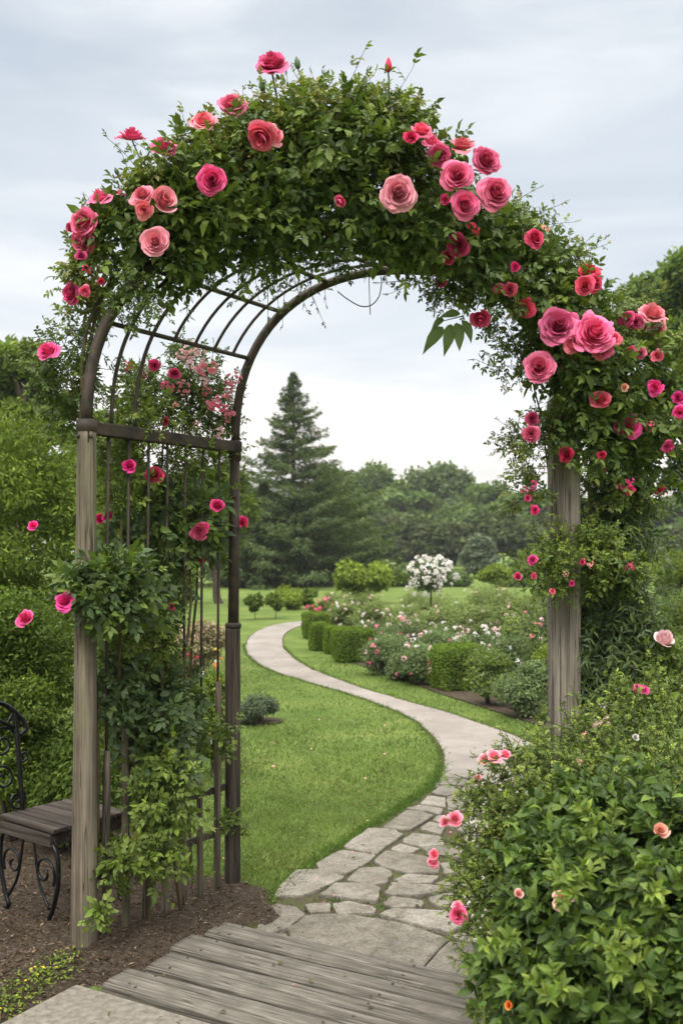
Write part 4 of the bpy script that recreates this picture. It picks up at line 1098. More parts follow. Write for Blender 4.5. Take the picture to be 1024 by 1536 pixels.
for x in [(990, 1247, 13, 'c', 'peach', (-.1, -.8, .6)), (842, 1350, 17, 'l', 'peach', (-.2, -.8, .5)), (854, 1344, 12, 'l', 'pale', (.4, -.8, .4)), (777, 1341, 8, 'c', 'peach', (0, -.8, .6)), (763, 1508, 7, 'c', 'orange')]:
    pf.bloom(*x[:5], tilt=x[5] if len(x) > 5 else None)
for (px, py, d, rx, ry, n) in [(850, 1330, 2.62, 40, 36, 12), (940, 1440, 2.45, 50, 40, 14), (760, 1420, 2.7, 30, 40, 8), (900, 1250, 2.85, 50, 34, 14), (1000, 1340, 2.5, 40, 40, 10), (830, 1490, 2.5, 40, 30, 8)]:
    pf.blob(px, py, d, rx, ry, int(n * .7), .04, FRESH + BIGP[2:3], nodes=6, L=.8, inner=.7, kind='pair', tm=TM_BIG, wr=.5, upb=.8)
pf.canes([[[1.05, 2.85, 0], [1.0, 2.85, .3], [.85, 2.95, .6]], [[1.1, 2.9, 0], [1.2, 2.9, .4], [1.25, 2.95, .8]], [[1.0, 2.8, 0], [.9, 2.7, .3], [.8, 2.7, .5]]], .012)
pf.done(LEAF)

pg = Plant('rose_shrub', 'fine-leaved shrub rose with flat pink blooms leaning over the flagstones', 'shrub', np.array([.95, 3.6, 0]), 707)
FINE = MIDG + YELG[:2] + ROSE[1:3]
for (px, py, d, rx, ry, n) in [(780, 1190, 3.6, 70, 62, 100), (860, 1150, 3.7, 90, 56, 110), (940, 1130, 3.7, 90, 70, 110), (740, 1260, 3.5, 62, 66, 90), (1010, 1110, 3.8, 70, 80, 80), (730, 1340, 3.35, 44, 50, 50), (770, 1300, 3.4, 60, 70, 70), (745, 1440, 3.15, 34, 80, 60), (960, 1060, 3.95, 62, 46, 60), (740, 1520, 3.0, 30, 50, 26), (900, 1190, 3.4, 100, 55, 110), (1000, 1180, 3.4, 80, 60, 90), (830, 1210, 3.4, 70, 60, 80)]:
    pg.blob(px, py, d, rx, ry, n, .038, FINE, nodes=9, L=.72, inner=.82, upb=.45)
for a, b in [((735, 1200), (700, 1165)), ((720, 1270), (672, 1240)), ((715, 1300), (660, 1290)), ((730, 1360), (695, 1385)), ((800, 1140), (815, 1110)), ((890, 1110), (900, 1075)), ((950, 1060), (960, 1025)), ((755, 1150), (725, 1135))]:
    pg.wisp(a, b, 3.5, .035, FINE, 9)
for x in [(727, 1139, 12, 'l', 'lpink', (-.2, -.4, .9)), (741, 1134, 15, 'r', 'lpink', (0, -.4, .9)), (757, 1131, 12, 'l', 'lpink', (.2, -.4, .9)), (716, 1167, 7, 'l', 'lpink'), (682, 1228, 14, 'r', 'salmon', (-.3, -.6, .7)), (666, 1232, 11, 'l', 'lpink', (-.5, -.6, .5)), (650, 1282, 11, 'l', 'salmon', (-.6, -.6, .3)), (649, 1294, 11, 'l', 'lpink', (-.5, -.7, -.2)),
          (687, 1372, 16, 'r', 'pink', (-.2, -.9, .3)), (686, 1358, 9, 'r', 'lpink', (0, -.5, .8)), (773, 1256, 6, 't', 'pale'), (905, 1081, 10, 't', 'pale'), (893, 1084, 8, 't', 'pale'), (952, 1106, 6, 'c', 'white'), (878, 1103, 8, 't', 'peach'), (904, 1060, 6, 't', 'white'), (868, 1143, 8, 't', 'peach'), (958, 1030, 13, 't', 'rose', (0, -.4, .9)), (966, 1035, 8, 'l', 'mag')]:
    pg.bloom(*x[:5], tilt=x[5] if len(x) > 5 else None)
# tiny white stars
rw = rng(31)
for k in range(42):
    px = rw.uniform(690, 800); py = rw.uniform(1170, 1450)
    if rw.random() < .6: px = 700 + abs(rw.normal(0, 45)); py = rw.choice([1180, 1260, 1370, 1400, 1430]) + rw.normal(0, 22)
    pg.bloom(px, py, rw.uniform(2.2, 4.), 't', 'white')
pg.canes([[[.95, 3.6, 0], [.8, 3.55, .3], [.62, 3.5, .55]], [[.98, 3.62, 0], [1.0, 3.6, .5], [1.05, 3.65, .9]], [[1.0, 3.6, 0], [1.15, 3.7, .5], [1.3, 3.8, .9]]], .009)
pg.done()

ph = Plant('rose_plant', 'slender rose plant carrying one large pale pink bloom beside the hanging vine', 'rose', np.array([1.62, 5.0, 0]), 808)
for (px, py, d, rx, ry, n) in [(985, 1010, 5.0, 40, 40, 34), (1010, 1050, 4.9, 40, 40, 34), (960, 1060, 4.9, 36, 30, 20), (995, 985, 4.95, 18, 20, 10), (1025, 1000, 5.0, 26, 40, 16)]:
    ph.blob(px, py, d, rx, ry, n, .06, MIDG + FRESH, nodes=7, L=.9, inner=.75)
ph.bloom(994, 963, 18, 'c', 'pale', tilt=(.3, -.5, .75), depth=4.9)
ph.canes([[[1.62, 5.0, 0], [1.6, 4.97, .5], P(992, 985, 4.93), P(993, 968, 4.92)]], .005)
ph.done()

exec_later = True

# ---------------------------------------------------------------- garden chair
cc = np.array([-1.215, 4.40, 0.]); ex, ey = np.array([.784, -.62, 0]), np.array([.62, .784, 0])
ch = thing('garden_chair', 'old garden chair with dark slatted wood seat and black scrolled iron frame', 'chair', cc + [0, 0, .03])
Lc = lambda x, y, z: cc + ex * (x * .86) + ey * (y - (.09 if x < -.205 and z > .38 else 0)) + UP * (z if z < .45 else .45 + (z - .45) * .84)
SZ = .445; nb = 5
for k in range(nb):
    y0 = -.20 + .40 * k / nb; y1 = y0 + .40 / nb - .008
    mb = MB(); mb.box(Lc(.0, (y0 + y1) / 2, SZ - .009), [.195, (y1 - y0) / 2, .010], [ex, ey, UP])
    o = mb.build('seat_slat', SEATW, ch, bevel=.004)
mb = MB()
for yy in (-.196, .196): mb.box(Lc(0, yy, SZ - .048), [.18, .010, .026], [ex, ey, UP])
for xx in (-.2, .2): mb.box(Lc(xx, 0, SZ - .048), [.010, .185, .026], [ex, ey, UP])
mb.build('apron', SEATW, ch, bevel=.003)


def scroll(c, e1, e2, r0, turns, n=40, start=0., grow=.12):
    t = np.linspace(0, 1, n); a = start + t * turns * 2 * math.pi; rr = r0 * (1 - (1 - grow) * t)
    return c + np.cos(a)[:, None] * rr[:, None] * e1 + np.sin(a)[:, None] * rr[:, None] * e2


for sx, sy in ((-1, -1), (-1, 1), (1, -1), (1, 1)):
    mb = MB()
    X, Y = .19 * sx, .185 * sy
    curve = [Lc(X, Y, SZ - .06), Lc(X + .045 * sx, Y, .33), Lc(X + .05 * sx, Y, .22), Lc(X + .01 * sx, Y, .11), Lc(X - .02 * sx, Y, .06), Lc(X + .03 * sx, Y, .035), Lc(X + .075 * sx, Y, .045)]
    mb.tube(catmull(curve, 8), .010, 8)
    mb.tube(scroll(Lc(X - .06 * sx, Y, .25), ex * sx, UP, .075, 1.3, start=-.6), .0065, 6)
    mb.tube(catmull([Lc(X - .02 * sx, Y, .10), Lc(X - .1 * sx, Y, .2), Lc(X - .15 * sx, Y, SZ - .07)], 6), .0065, 6)
    mb.build('leg', IRON2, ch, True)
mb = MB()
for yy in (-.30, .0):
    mb.tube(catmull([Lc(-.21, yy, .40), Lc(-.225, yy, .55), Lc(-.25, yy, .75), Lc(-.275, yy, .9), Lc(-.285, yy, .96)], 6), .011, 8)
mb.build('back_upright', IRON2, ch, True)
mb = MB(); bk = nrm(Lc(-.28, 0, .95) - Lc(-.21, 0, .4))
mb.tube(catmull([Lc(-.28, -.34, .93), Lc(-.285, -.25, 1.0), Lc(-.29, -.15, 1.03), Lc(-.285, -.05, 1.0), Lc(-.28, .03, .92), Lc(-.27, .05, .86), Lc(-.265, .02, .83)], 8), .011, 8)
mb.tube(catmull([Lc(-.275, -.34, .90), Lc(-.28, -.15, .95), Lc(-.275, .0, .87)], 8), .008, 8)
mb.build('back_rail', IRON2, ch, True)
for (y, z, rr, tr, st) in ((-.07, .80, .075, 1.5, .5), (-.23, .80, .075, -1.5, 2.6), (-.08, .62, .065, -1.4, 3.0), (-.22, .62, .065, 1.4, 0.2), (-.15, .97, .035, 1.6, 0)):
    mb = MB(); mb.tube(scroll(Lc(-.25 - (z - .62) * .12, y, z), ey, bk, rr, tr, start=st), .0065, 6); mb.build('back_scroll', IRON2, ch, True)
for (y, z, rr, tr, st) in ((-.0, .90, .04, 1.4, 1.), (-.15, .72, .05, 1.6, .4), (-.02, .50, .05, -1.5, 1.2), (.03, .72, .035, 1.3, 2.)):
    mb = MB(); mb.tube(scroll(Lc(-.245 - (z - .62) * .12, y, z), ey, bk, rr, tr, start=st), .006, 6); mb.build('back_scroll', IRON2, ch, True)


# ---------------------------------------------------------------- shrubs, hedges, trees
def shrub(name, label, cat_, px, base_y, w, h, nleaf, leaf, pal, seed, nclump=16, clump=.42, group=None, d=None, wr=.7, flowers=(), fk='t', fsize=(.02, .04), nfl=0, depth_r=None, stem=0., mat=LEAF_MATT, tm=TM_DIA, flat=.85):
    """a bush standing on the ground at pixel (px, base_y): w, h in pixels"""
    if d is None: d = F_PX * EYE / (base_y - HY)
    k = d / F_PX; X = (px - CX) * k; W, H = w * k, h * k
    o = thing(name, label, cat_, (X, d, 0), group); f = Fol(seed); r = f.r
    c = np.array([X, d, stem * H + (1 - stem) * H * .48]); R = np.array([W / 2, (depth_r or W / 2), (1 - stem) * H * .52])
    dr = nrm(r.normal(size=(nclump, 3))); cen = c + dr * R * (r.uniform(.2, 1, (nclump, 1)) ** .5) * .72
    cen[:, 2] = np.maximum(cen[:, 2], stem * H + R[2] * .18)
    f.clump_crown(c, R, nclump, nleaf, leaf, pal, clump, centers=cen, shell=.55, wr=wr, tm=tm, flat=flat)
    V = np.concatenate(f.V)
    V[:, 2] = np.where(V[:, 2] < .0, .01, V[:, 2]); f.V = [V]; f.F = [np.concatenate(f.F)]; f.C = [np.concatenate(f.C)]
    f.build('foliage', mat, o)
    mb = MB()
    for j in range(4 if stem < .2 else 1):
        e = cen[r.integers(0, nclump)] if stem < .2 else c
        b = np.array([X, d, -.02]) + (r.normal(0, W * .05, 3) * [1, 1, 0] if stem < .2 else 0)
        mb.tube(catmull([b, (b + e) / 2 + r.normal(0, W * .03, 3), e], 4), np.linspace(max(.008, W * .022), max(.004, W * .01), 9), 6)
    mb.build('stems' if stem < .2 else 'trunk', BARK, o, True)
    for j in range(nfl):
        i = r.integers(0, nclump); dd = nrm(r.normal(size=3) + np.array([0, -.8, .7]))
        p = c + dd * R * r.uniform(.85, 1.08)
        p[2] = max(p[2], .05)
        flower(o, p, r.uniform(*fsize), nrm(dd + np.array([0, -.4, .3])), fk, flowers[r.integers(0, len(flowers))], r, name='blossom')
    return o


def box_hedge(px, base_y, w, h, depth, yaw, seed, label):
    d = F_PX * EYE / (base_y - HY); k = d / F_PX; X = (px - CX) * k; W, H = w * k, h * k
    o = thing('box_hedge', label, 'hedge', (X, d + depth / 2, 0), 'clipped box hedges along the path')
    f = Fol(seed); r = f.r; n = 9000
    ca, sa = math.cos(yaw), math.sin(yaw)
    hs = np.array([W / 2, depth / 2, H / 2])
    p = r.uniform(-1, 1, (n, 3)); fx = r.integers(0, 5, n); ar = np.array([depth * H, depth * H, W * H, W * H, W * depth * 1.2]); fx = r.choice(5, n, p=ar / ar.sum())
    for i, (ax, sg) in enumerate(((0, 1), (0, -1), (1, 1), (1, -1), (2, 1))): p[fx == i, ax] = sg
    nn = np.sign(p) * np.abs(p) ** 8; nn = nrm(nn)
    p = p / (np.sum(np.abs(p) ** 7, 1, keepdims=True) ** (1 / 7.)) * (1 + .07 * (vnoise(p + seed, 3, 2.2)[:, None] - .5) * 2 + r.normal(0, .025, (n, 1)))
    q = p * hs; rot = lambda a: np.c_[a[:, 0] * ca - a[:, 1] * sa, a[:, 0] * sa + a[:, 1] * ca, a[:, 2]]
    q = rot(q) + [X, d + depth / 2, H / 2]; nn = rot(nn)
    q[:, 2] = q[:, 2].clip(.005, 9)
    tone = (.75 + .5 * vnoise(q, seed, 7))[:, None]
    l = r.uniform(.018, .034, n)
    f.leaves(q, r.normal(size=(n, 3)) + nn * .4 + UP * .4, nn * .8 + UP * .4 + r.normal(0, .5, (n, 3)), l, l * .7, TM_DIA, f.pal(n, [(.085, .14, .02), (.115, .18, .026), (.145, .215, .03)]) * tone)
    f.build('foliage', LEAF_MATT, o)
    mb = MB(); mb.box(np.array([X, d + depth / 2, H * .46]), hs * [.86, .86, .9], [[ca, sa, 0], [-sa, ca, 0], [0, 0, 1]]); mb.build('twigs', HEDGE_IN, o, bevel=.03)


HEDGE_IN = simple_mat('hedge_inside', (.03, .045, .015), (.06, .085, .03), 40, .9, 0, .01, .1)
box_hedge(473, 959, 36, 38, .5, .2, 1, 'farthest clipped box hedge, where the path bends away')
box_hedge(479, 977, 26, 40, .4, .25, 2, 'second of the far box hedges, rounded clipped block by the path bend')
box_hedge(498, 982, 20, 40, .35, .25, 3, 'narrow clipped box block squeezed beside the larger box hedge')
box_hedge(529, 995, 56, 50, .5, .25, 4, 'largest clipped square box hedge in front of its row beside the path')
box_hedge(690, 1038, 72, 66, .5, .3, 5, 'single square box hedge between the pink flowering bushes')

# flower border bushes
G_B = 'flowering bushes in the border'
PAL_B = [(.125, .175, .075), (.155, .205, .09), (.105, .15, .062)]
for i, (px, by, w, h, pal, fl_, nf, lab) in enumerate([
    (575, 1012, 78, 66, PAL_B, ('pale', 'lpink', 'pink'), 8, 'grey-green bush with pink blooms beside the largest box hedge'),
    (625, 1027, 76, 62, PAL_B, ('white', 'pale', 'lpink'), 14, 'rounded bush with white and pink flowers before the single box hedge'),
    (600, 985, 90, 56, PAL_B, ('pale', 'lpink', 'white', 'pale'), 14, 'wide bush dotted with pale roses behind the front border bushes'),
    (668, 990, 90, 54, PAL_B, ('white', 'pale', 'white'), 24, 'white and pale pink flowering bush behind the single box hedge'),
    (720, 1000, 70, 60, PAL_B, ('white', 'white', 'pale'), 20, 'loose bush with white flower heads left of the grey post'),
    (735, 1058, 80, 88, FRESH + PAL_B, (), 0, 'light green leafless-flowered bush right of the single box hedge'),
    (785, 1076, 90, 92, PAL_B, (), 0, 'grey-green rounded bush close to the foot of the grey post'),
    (785, 1010, 80, 90, PAL_B + YELG[:1], ('pale', 'lpink'), 14, 'tall bush with one big pale pink flower head near the grey post'),
    (830, 1065, 60, 110, FRESH, (), 0, 'bright green bush partly behind the grey post'),
    (605, 1020, 60, 40, PAL_B, ('lpink', 'pale'), 5, 'low grey-green bush filling the gap between two rounded bushes'),
    (655, 1010, 90, 66, PAL_B, ('white', 'pale', 'lpink'), 12, 'bush with pale flowers rising right behind the single box hedge'),
    (560, 975, 70, 44, PAL_B, ('pale', 'pale', 'white'), 14, 'low bush with pale pink roses behind the largest box hedge'),
    (755, 1030, 80, 80, PAL_B, ('white',), 5, 'grey-green feathery bush between light green bush and grey post')]):
    shrub('flowering_bush', lab.replace('leafless-flowered', 'flowerless'), 'bush', px, by, w * 1.1, h * 1.05, 6200, .036 + .003 * (i > 4), pal, 900 + i, 22, .40, G_B, flowers=fl_, nfl=nf, fsize=(.022, .05), wr=.55)
# tall meadow plants of the border, further back
G_M = 'tall loose plants behind the border'
rm = rng(61)
spots = [(515, 945, 60, 46), (560, 958, 66, 52), (615, 962, 70, 40), (670, 962, 72, 58), (725, 970, 70, 66), (775, 975, 76, 80), (600, 938, 80, 32), (680, 938, 90, 34), (755, 942, 90, 60), (815, 955, 80, 76), (545, 925, 80, 36), (640, 915, 110, 22), (740, 920, 110, 42), (510, 915, 70, 26), (830, 925, 100, 56)]
labs = ['yellow-green tuft at the end of the box row', 'pale tuft behind the largest box hedge', 'soft tuft of stems below the white standard tree', 'feathery plant right of the white standard tree', 'grey-green feathery plant behind white flowers', 'tall feathery plant left of the grey post', 'wispy plants at the foot of the white standard tree', 'wispy plants between the standard tree and small tree', 'hazy green plants under the small flat-topped tree', 'tall hazy plants close behind the grey post', 'low wispy plants under the bright green round tree', 'far wispy plants behind the white standard tree', 'far hazy plants below the flat-topped small tree', 'far low plants beside the path end', 'far tall plants behind the grey post']
for i, (px, by, w, h) in enumerate(spots):
    shrub('border_plant', labs[i], 'plant', px, by, w, h, 4200, .05 + .0012 * (24 - i), [(.16, .21, .07), (.19, .24, .08), (.14, .19, .07), (.21, .24, .10)], 940 + i, 20, .42, G_M, wr=.3, flowers=('white', 'pale', 'white', 'pale'), nfl=(9 if i in (0, 1, 2, 4, 6, 10) else 4), fsize=(.03, .055))

# standard tree covered with white blossom
o = shrub('standard_rose', 'white-blossomed standard tree with round crown on a short trunk', 'tree', 645, 932, 80, 98, 7000, .05, [(.07, .105, .04), (.09, .13, .055), (.06, .09, .035)], 31, 28, .42, stem=.36, flowers=('white',), nfl=99, fsize=(.055, .09))
# bright round trees
shrub('small_tree', 'bright yellow-green round small tree beyond the clipped hedges', 'tree', 541, 905, 98, 64, 7000, .13, YELG + FRESH[1:2], 32, 26, .40, stem=.12)
shrub('small_tree', 'flat-topped bright green small tree with thin stem right of white tree', 'tree', 745, 898, 60, 52, 5000, .10, FRESH + YELG[:1], 33, 18, .42, stem=.35)
shrub('small_tree', 'pale grey-green rounded tree in front of the dark woods', 'tree', 717, 868, 58, 66, 7000, .24, [(.12, .15, .10), (.14, .17, .115)], 34, 30, .36, stem=.05)
# far lawn bed, left of the path end
for i, (px, by, w, h, lab) in enumerate([(383, 929, 28, 40, 'small round-headed shrub on a stem by the far bed edge'), (413, 928, 30, 40, 'second dark small shrub in the far bed edge'), (462, 913, 26, 34, 'dark green pointed shrub in the far bed'), (440, 915, 34, 26, 'yellowish low shrub in the far bed'), (432, 905, 60, 22, 'long low light shrub behind the far bed')]):
    shrub('small_shrub', lab, 'shrub', px, by, w, h, 3000, .075, MIDG if i < 3 else YELG, 50 + i, 12, .45, 'small shrubs in the far bed', stem=.3 if i < 2 else 0)
for i, (px, by, w, h, lab) in enumerate([(492, 918, 34, 22, 'low row of red-pink flowers at the far end of path'), (470, 920, 26, 12, 'low red and pink flower clump beside far lawn')]):
    shrub('flower_clump', lab, 'flowers', px, by, w, h, 1500, .06, MIDG, 58 + i, 10, .45, 'pink flower clumps by the far lawn', flowers=('pink', 'coral', 'lpink'), nfl=10, fsize=(.04, .08))
# fuzzy hedge line at the foot of the wood
for i, (px, w, h, pal) in enumerate([(385, 70, 34, GREYG), (430, 60, 28, MIDG), (470, 60, 26, GREYG), (505, 50, 22, GREYG), (340, 60, 40, FRESH), (590, 70, 20, MIDG), (680, 70, 22, FARG), (780, 90, 36, FARG)]):
    shrub('hedge_shrub', ['grey-green', 'dark mid-green', 'silvery dotted', 'low silvery', 'tall fresh green', 'thin low', 'shadowed low', 'broad dark'][i] + ' shrub in the line at the foot of the woods', 'shrub', px, 880, w, h, 4200, .16, pal, 70 + i, 18, .42, 'shrub line at the foot of the woods')
# silver bush in the lawn
shrub('silver_bush', 'low silvery grey bush in the lawn beside the back post', 'bush', 384, 1086, 82, 46, 6000, .03, GREYG, 81, 30, .32, wr=.45)
mb = MB(); c0 = G(386, 1084); t = np.linspace(0, 2 * math.pi, 24, endpoint=False)
mb.add(cat(np.c_[c0[0] + .24 * np.cos(t), c0[1] + .05 + .2 * np.sin(t), np.full(24, .012)], [[c0[0], c0[1] + .05, .02]]), [(i, (i + 1) % 24, 24) for i in range(24)]); tag(mb.build('soil_ring', SOIL), kind='structure')
# shrubs seen between the rods
shrub('variegated_shrub', 'pinkish-brown variegated shrub crown seen through the arbor rods', 'shrub', 308, 1000, 88, 104, 8000, .045, [(.32, .25, .18), (.24, .21, .13), (.17, .18, .08), (.36, .26, .21)], 82, 22, .36, d=11.5, stem=.42)
shrub('variegated_shrub', 'smaller reddish variegated shrub low behind the arbor rods', 'shrub', 285, 1015, 90, 66, 5000, .04, [(.2, .15, .10), (.15, .14, .07), (.10, .13, .05)], 83, 18, .40, flowers=('red', 'coral'), nfl=12, fsize=(.02, .035))
shrub('lantana_bush', 'leafy bush with orange and yellow flowers beside the back post', 'bush', 322, 1165, 56, 190, 5200, .04, FRESH + MIDG, 84, 26, .34, depth_r=.18, flowers=('orange', 'yel', 'orange', 'white'), nfl=16, fsize=(.018, .032), wr=.6)

# big green shrubs on the left
G_L = None
shrub('tall_shrub', 'tall light green feathery shrub behind the front post', 'shrub', 35, 1180, 250, 590, 26000, .055, FRESH + MIDG + YELG[:1], 85, 70, .24, d=8.6, depth_r=.9, wr=.45)
shrub('tall_shrub', 'dark green dense shrub behind the garden chair', 'shrub', 20, 1215, 290, 420, 34000, .032, DARKG + MIDG[:2], 86, 90, .23, d=5.75, depth_r=.6, wr=.6)
shrub('tall_shrub', 'lighter green rounded shrub in front of the dark hedge, with small leaves', 'shrub', 25, 1215, 140, 330, 15000, .028, MIDG + FRESH[:1], 87, 46, .26, d=5.35, depth_r=.35, wr=.6)
shrub('low_shrub', 'low dark green shrub close behind the chair seat', 'shrub', 118, 1250, 190, 215, 12000, .034, DARKG + MIDG[:1], 90, 40, .28, d=5.15, depth_r=.28, wr=.6)
shrub('tall_shrub', 'green shrub filling the gap between post and pickets', 'shrub', 190, 1215, 150, 330, 15000, .04, MIDG + DARKG, 88, 46, .28, d=7.0, depth_r=.5, wr=.6)
shrub('tall_shrub', 'broad mid-green shrub mass behind the side panel', 'shrub', 215, 1030, 240, 330, 22000, .075, MIDG + FRESH[:2], 89, 60, .26, d=13., depth_r=1.2, wr=.6)
for k, (px, py, rad) in enumerate([(40, 930, 15), (51, 790, 9)]):
    q = bpy.data.objects['tall_shrub' if k else 'tall_shrub.001']
    flower(q, P(px, py, 7.7 if k else 4.95), rad * (7.7 if k else 4.95) / F_PX, nrm(np.array([-.1, -.8, .5])), 'l', 'mag', rng(40 + k), name='rose_bloom', label='single magenta rose among the leaves')


def tree(label, px, d, top_y, w, bottom_y, pal, nleaf, leaf, seed, nclump=46, clump=.26, group=None, wr=.75, name='deciduous_tree', trunk=.03):
    k = d / F_PX; X = (px - CX) * k; zt = EYE - (top_y - HY) * k; zb = max(EYE - (bottom_y - HY) * k, .3); W = w * k
    o = thing(name, label, 'tree', (X, d, 0), group); f = Fol(seed); r = f.r
    c = np.array([X, d, (zt * .5 + zb * .5)]); R = np.array([W / 2, W / 2, (zt - zb) / 2])
    dr = nrm(r.normal(size=(nclump, 3))); cen = c + dr * R * (r.uniform(.15, 1, (nclump, 1)) ** .45) * .82
    cc2 = f.clump_crown(c, R, nclump, nleaf, leaf, pal, clump, centers=cen, shell=.6, wr=wr, flat=.7)
    f.build('crown', LEAF_MATT, o)
    mb = MB(); top = c + [0, 0, R[2] * .3]; r0 = (zt) * trunk
    pts = catmull([[X, d, -.1], [X + r.normal(0, r0), d, zb * .6], c - [0, 0, R[2] * .3], top], 5); mb.tube(pts, np.linspace(r0, r0 * .25, len(pts)), 9)
    mb.build('trunk', BARK, o, True)
    for j in range(7):
        e = cen[r.integers(0, nclump)]; b = pts[r.integers(len(pts) // 3, len(pts) - 2)]
        m2 = MB(); m2.tube(catmull([b, (b + e) / 2 + [0, 0, R[2] * .1], e], 5), np.linspace(r0 * .4, r0 * .1, 11), 6); m2.build('limb', BARK, o, True)
    return o


G_W = 'trees of the wood beyond the garden'
woods = [(495, 105, 688, 120, 'broad crown half hidden behind the conifer'), (552, 108, 683, 112, 'rounded crown just right of the conifer'), (598, 100, 716, 110, 'lower dark crown filling the dip between two taller crowns'), (664, 106, 686, 136, 'tallest pale round crown above the white standard tree'), (725, 100, 722, 130, 'shorter crown sloping down beside the tall pale crown'),
         (785, 96, 728, 130, 'dark crown reaching the leaves of the grey post'), (850, 100, 740, 130, 'crown hidden behind the grey post'), (930, 105, 735, 150, 'crown behind the hanging vine'), (1010, 100, 740, 140, 'crown at the end of the wood, below the large tree'),
         (385, 100, 715, 120, 'crown behind the back post of the arbor'), (320, 95, 700, 130, 'crown seen through the side panel'), (250, 100, 690, 140, 'crown behind the side panel leaves'), (170, 100, 690, 140, 'crown behind the front post'), (90, 100, 690, 140, 'crown behind the tall feathery shrub'), (10, 100, 690, 150, 'crown far behind the dark shrub')]
for i, (px, d, ty, w, lab) in enumerate(woods):
    tree('deciduous tree of the wood, ' + lab, px, d, ty, w * 1.12, 840, FARG + ([MIDG[1]] if i % 3 else [GREYG[2]]), 16000, .50, 300 + i, 60, .24, G_W)
front = [(530, 84, 775, 100, 'dark low tree below the crowns right of the conifer'), (600, 82, 770, 110, 'dark low tree behind the bright round tree'), (675, 80, 775, 110, 'dark low tree behind the white standard tree'), (755, 78, 765, 110, 'dark low tree behind the flat-topped small tree'), (840, 82, 775, 110, 'dark low tree behind the grey post'), (455, 86, 780, 110, 'dark low tree at the foot of the conifer'), (375, 80, 775, 110, 'dark low tree behind the pipe of the back post'), (935, 80, 800, 130, 'dark low tree beyond the right-hand field'), (1030, 80, 790, 130, 'dark low tree at the edge of the field')]
for i, (px, d, ty, w, lab) in enumerate(front):
    tree(lab + ' in the wood', px, d, ty, w, 868, [(.065, .085, .036), (.08, .102, .042), (.095, .118, .048)], 12000, .42, 340 + i, 44, .27, G_W)
tree('large tree with broad dark crown rising beyond the rose-covered post', 1085, 24, 325, 380, 640, MIDG + FARG, 44000, .19, 360, 120, .17, name='large_tree')
tree('dark tree hanging low behind the rose-covered post, below the large tree', 1110, 17, 590, 290, 800, [(.035, .06, .02), (.05, .08, .026)], 15000, .12, 361, 46, .24, name='large_tree')
tree('airy light green tree rising above the tall feathery shrub', 35, 22, 482, 190, 740, FRESH + MIDG, 15000, .16, 362, 60, .17, name='large_tree')
tree('light green tree seen through the upper rods of the side panel', 330, 30, 655, 120, 870, FRESH + MIDG, 10000, .17, 363, 46, .24, name='large_tree')
tree('mid-green tree behind the leaves left of the arbor', 150, 26, 600, 150, 860, MIDG + FRESH[:1], 12000, .17, 364, 50, .22, name='large_tree')
# field and hedge on the right
for i, (px, by, w, h, pal, lf, lab) in enumerate([(1000, 905, 170, 90, YELG + FRESH, .11, 'yellow-green rounded hedge beyond the right-hand field'), (985, 960, 110, 90, PAL_B, .07, 'tall grey-green weeds beside the hanging vine'), (1030, 985, 110, 110, PAL_B + FRESH, .06, 'tall weeds at the edge of the field, in front of hedge'), (960, 1000, 90, 90, PAL_B, .05, 'loose green weeds right of the hanging vine foot'), (1040, 1040, 130, 90, FRESH + PAL_B, .05, 'light green weeds behind the foreground shrubs'), (900, 900, 120, 70, FARG, .11, 'dull green hedge behind the hanging vine')]):
    shrub('field_shrub', lab, 'shrub', px, by, w, h, 7000, lf, pal, 380 + i, 26, .34, 'shrubs and weeds of the right-hand field', wr=.45)


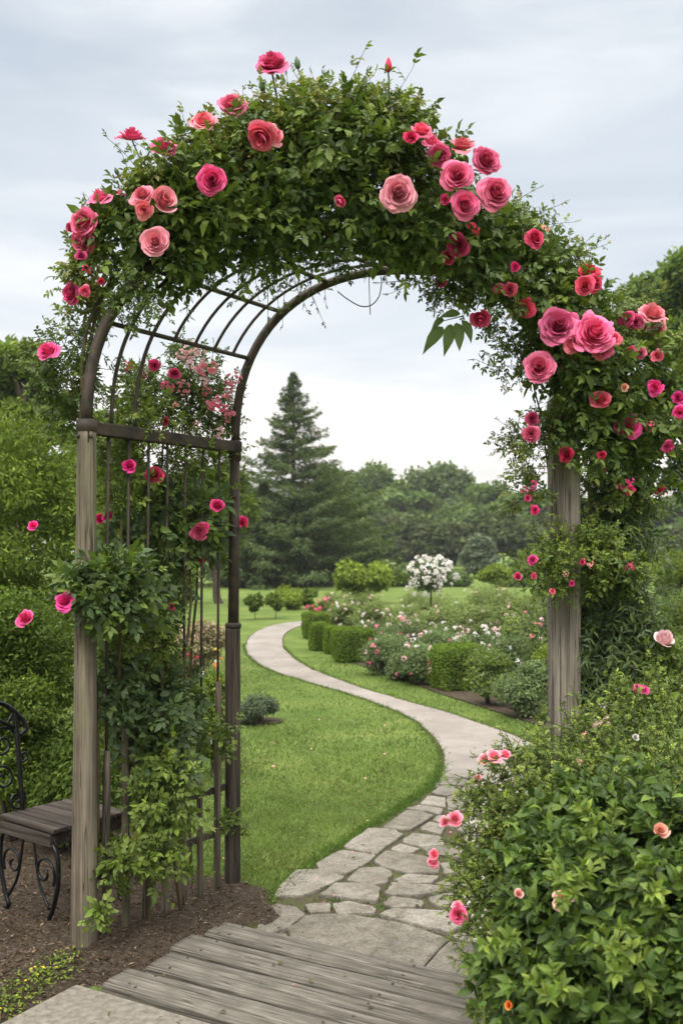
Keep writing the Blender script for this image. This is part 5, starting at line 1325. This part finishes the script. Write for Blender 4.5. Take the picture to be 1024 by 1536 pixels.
# ---------------------------------------------------------------- conifer
def conifer(label, px, d, top_y, w, seed, pal, n_whorl=44, name='conifer'):
    k = d / F_PX; X = (px - CX) * k; H = EYE - (top_y - HY) * k; W = w * k
    o = thing(name, label, 'tree', (X, d, 0)); f = Fol(seed); r = f.r
    mb = MB(); mb.tube([[X, d, -.1], [X, d, H * .5], [X, d, H]], [H * .022, H * .012, H * .002], 9); mb.build('trunk', BARK, o, True)
    A, Bq, Ln = [], [], []
    for i in range(n_whorl):
        t = (i + .5) / n_whorl; z = H * (.06 + .94 * t ** .92)
        rad = W / 2 * ((1 - t) ** 1.05) * (1.12 if t < .4 else .98) + .04
        nb_ = int(12 - 5 * t)
        for j in range(nb_):
            a = r.uniform(0, 6.28); l = rad * r.uniform(.55, 1.25)
            A.append([X, d, z + r.normal(0, .05)]); Bq.append([math.cos(a), math.sin(a), .32 * t - .10 + r.normal(0, .06)]); Ln.append(l)
    A, Bq, Ln = np.array(A), nrm(np.array(Bq)), np.array(Ln); N = len(A)
    nl = 330
    A0_, B0_, L0_ = A, Bq, Ln
    for rep in range(nl):
        k_ = r.random(len(A0_)) < .12 + .90 * (L0_ / (W / 2)) ** .85
        A, Bq, Ln = A0_[k_], B0_[k_], L0_[k_]; N = len(A)
        u = r.random(N) ** .6
        p = A + Bq * (Ln * u)[:, None] + UP * (-.16 * Ln * u + .20 * Ln * u ** 3)[:, None]
        side = np.cross(Bq, UP); sp = (.03 + .17 * Ln * (1 - u * .75)) * r.normal(0, .55, N)
        p = p + side * sp[:, None] + UP * (r.normal(0, .05, N) - .15 * np.abs(sp))[:, None]
        l = r.uniform(.12, .26, N) * (.7 + .4 * Ln / (W / 2))
        f.leaves(p, Bq * .7 + side * np.sign(sp)[:, None] * .6 - UP * .22 + r.normal(0, .25, (N, 3)), UP + r.normal(0, .4, (N, 3)), l, l * .33, TM_DIA, f.pal(N, pal, .2))
    f.build('crown', LEAF_MATT, o)


conifer('tall pointed dark conifer rising above the far lawn', 440, 45, 560, 290, 401, CONIF, 46)
conifer('shorter broad conifer at the right foot of the tall one', 520, 48, 742, 200, 402, CONIF + [MIDG[1]], 14)
conifer('shorter dense conifer at the left foot of the tall one', 395, 43, 720, 120, 403, CONIF, 18)


# ---------------------------------------------------------------- air
def air():
    m = bpy.data.materials.new('haze_air'); m.use_nodes = True; nt = m.node_tree; nt.nodes.clear()
    v = nt.nodes.new('ShaderNodeVolumePrincipled'); o = nt.nodes.new('ShaderNodeOutputMaterial')
    v.inputs['Color'].default_value = (.93, .96, .98, 1); v.inputs['Density'].default_value = 0.00045; v.inputs['Anisotropy'].default_value = 0.0
    nt.links.new(v.outputs[0], o.inputs['Volume'])
    mb = MB(); mb.box([0, 60, 9.], [120, 75, 10.]); b = mb.build('haze', m)
    tag(b, 'thin pale summer haze softening the far trees', 'haze', kind='stuff')


air()
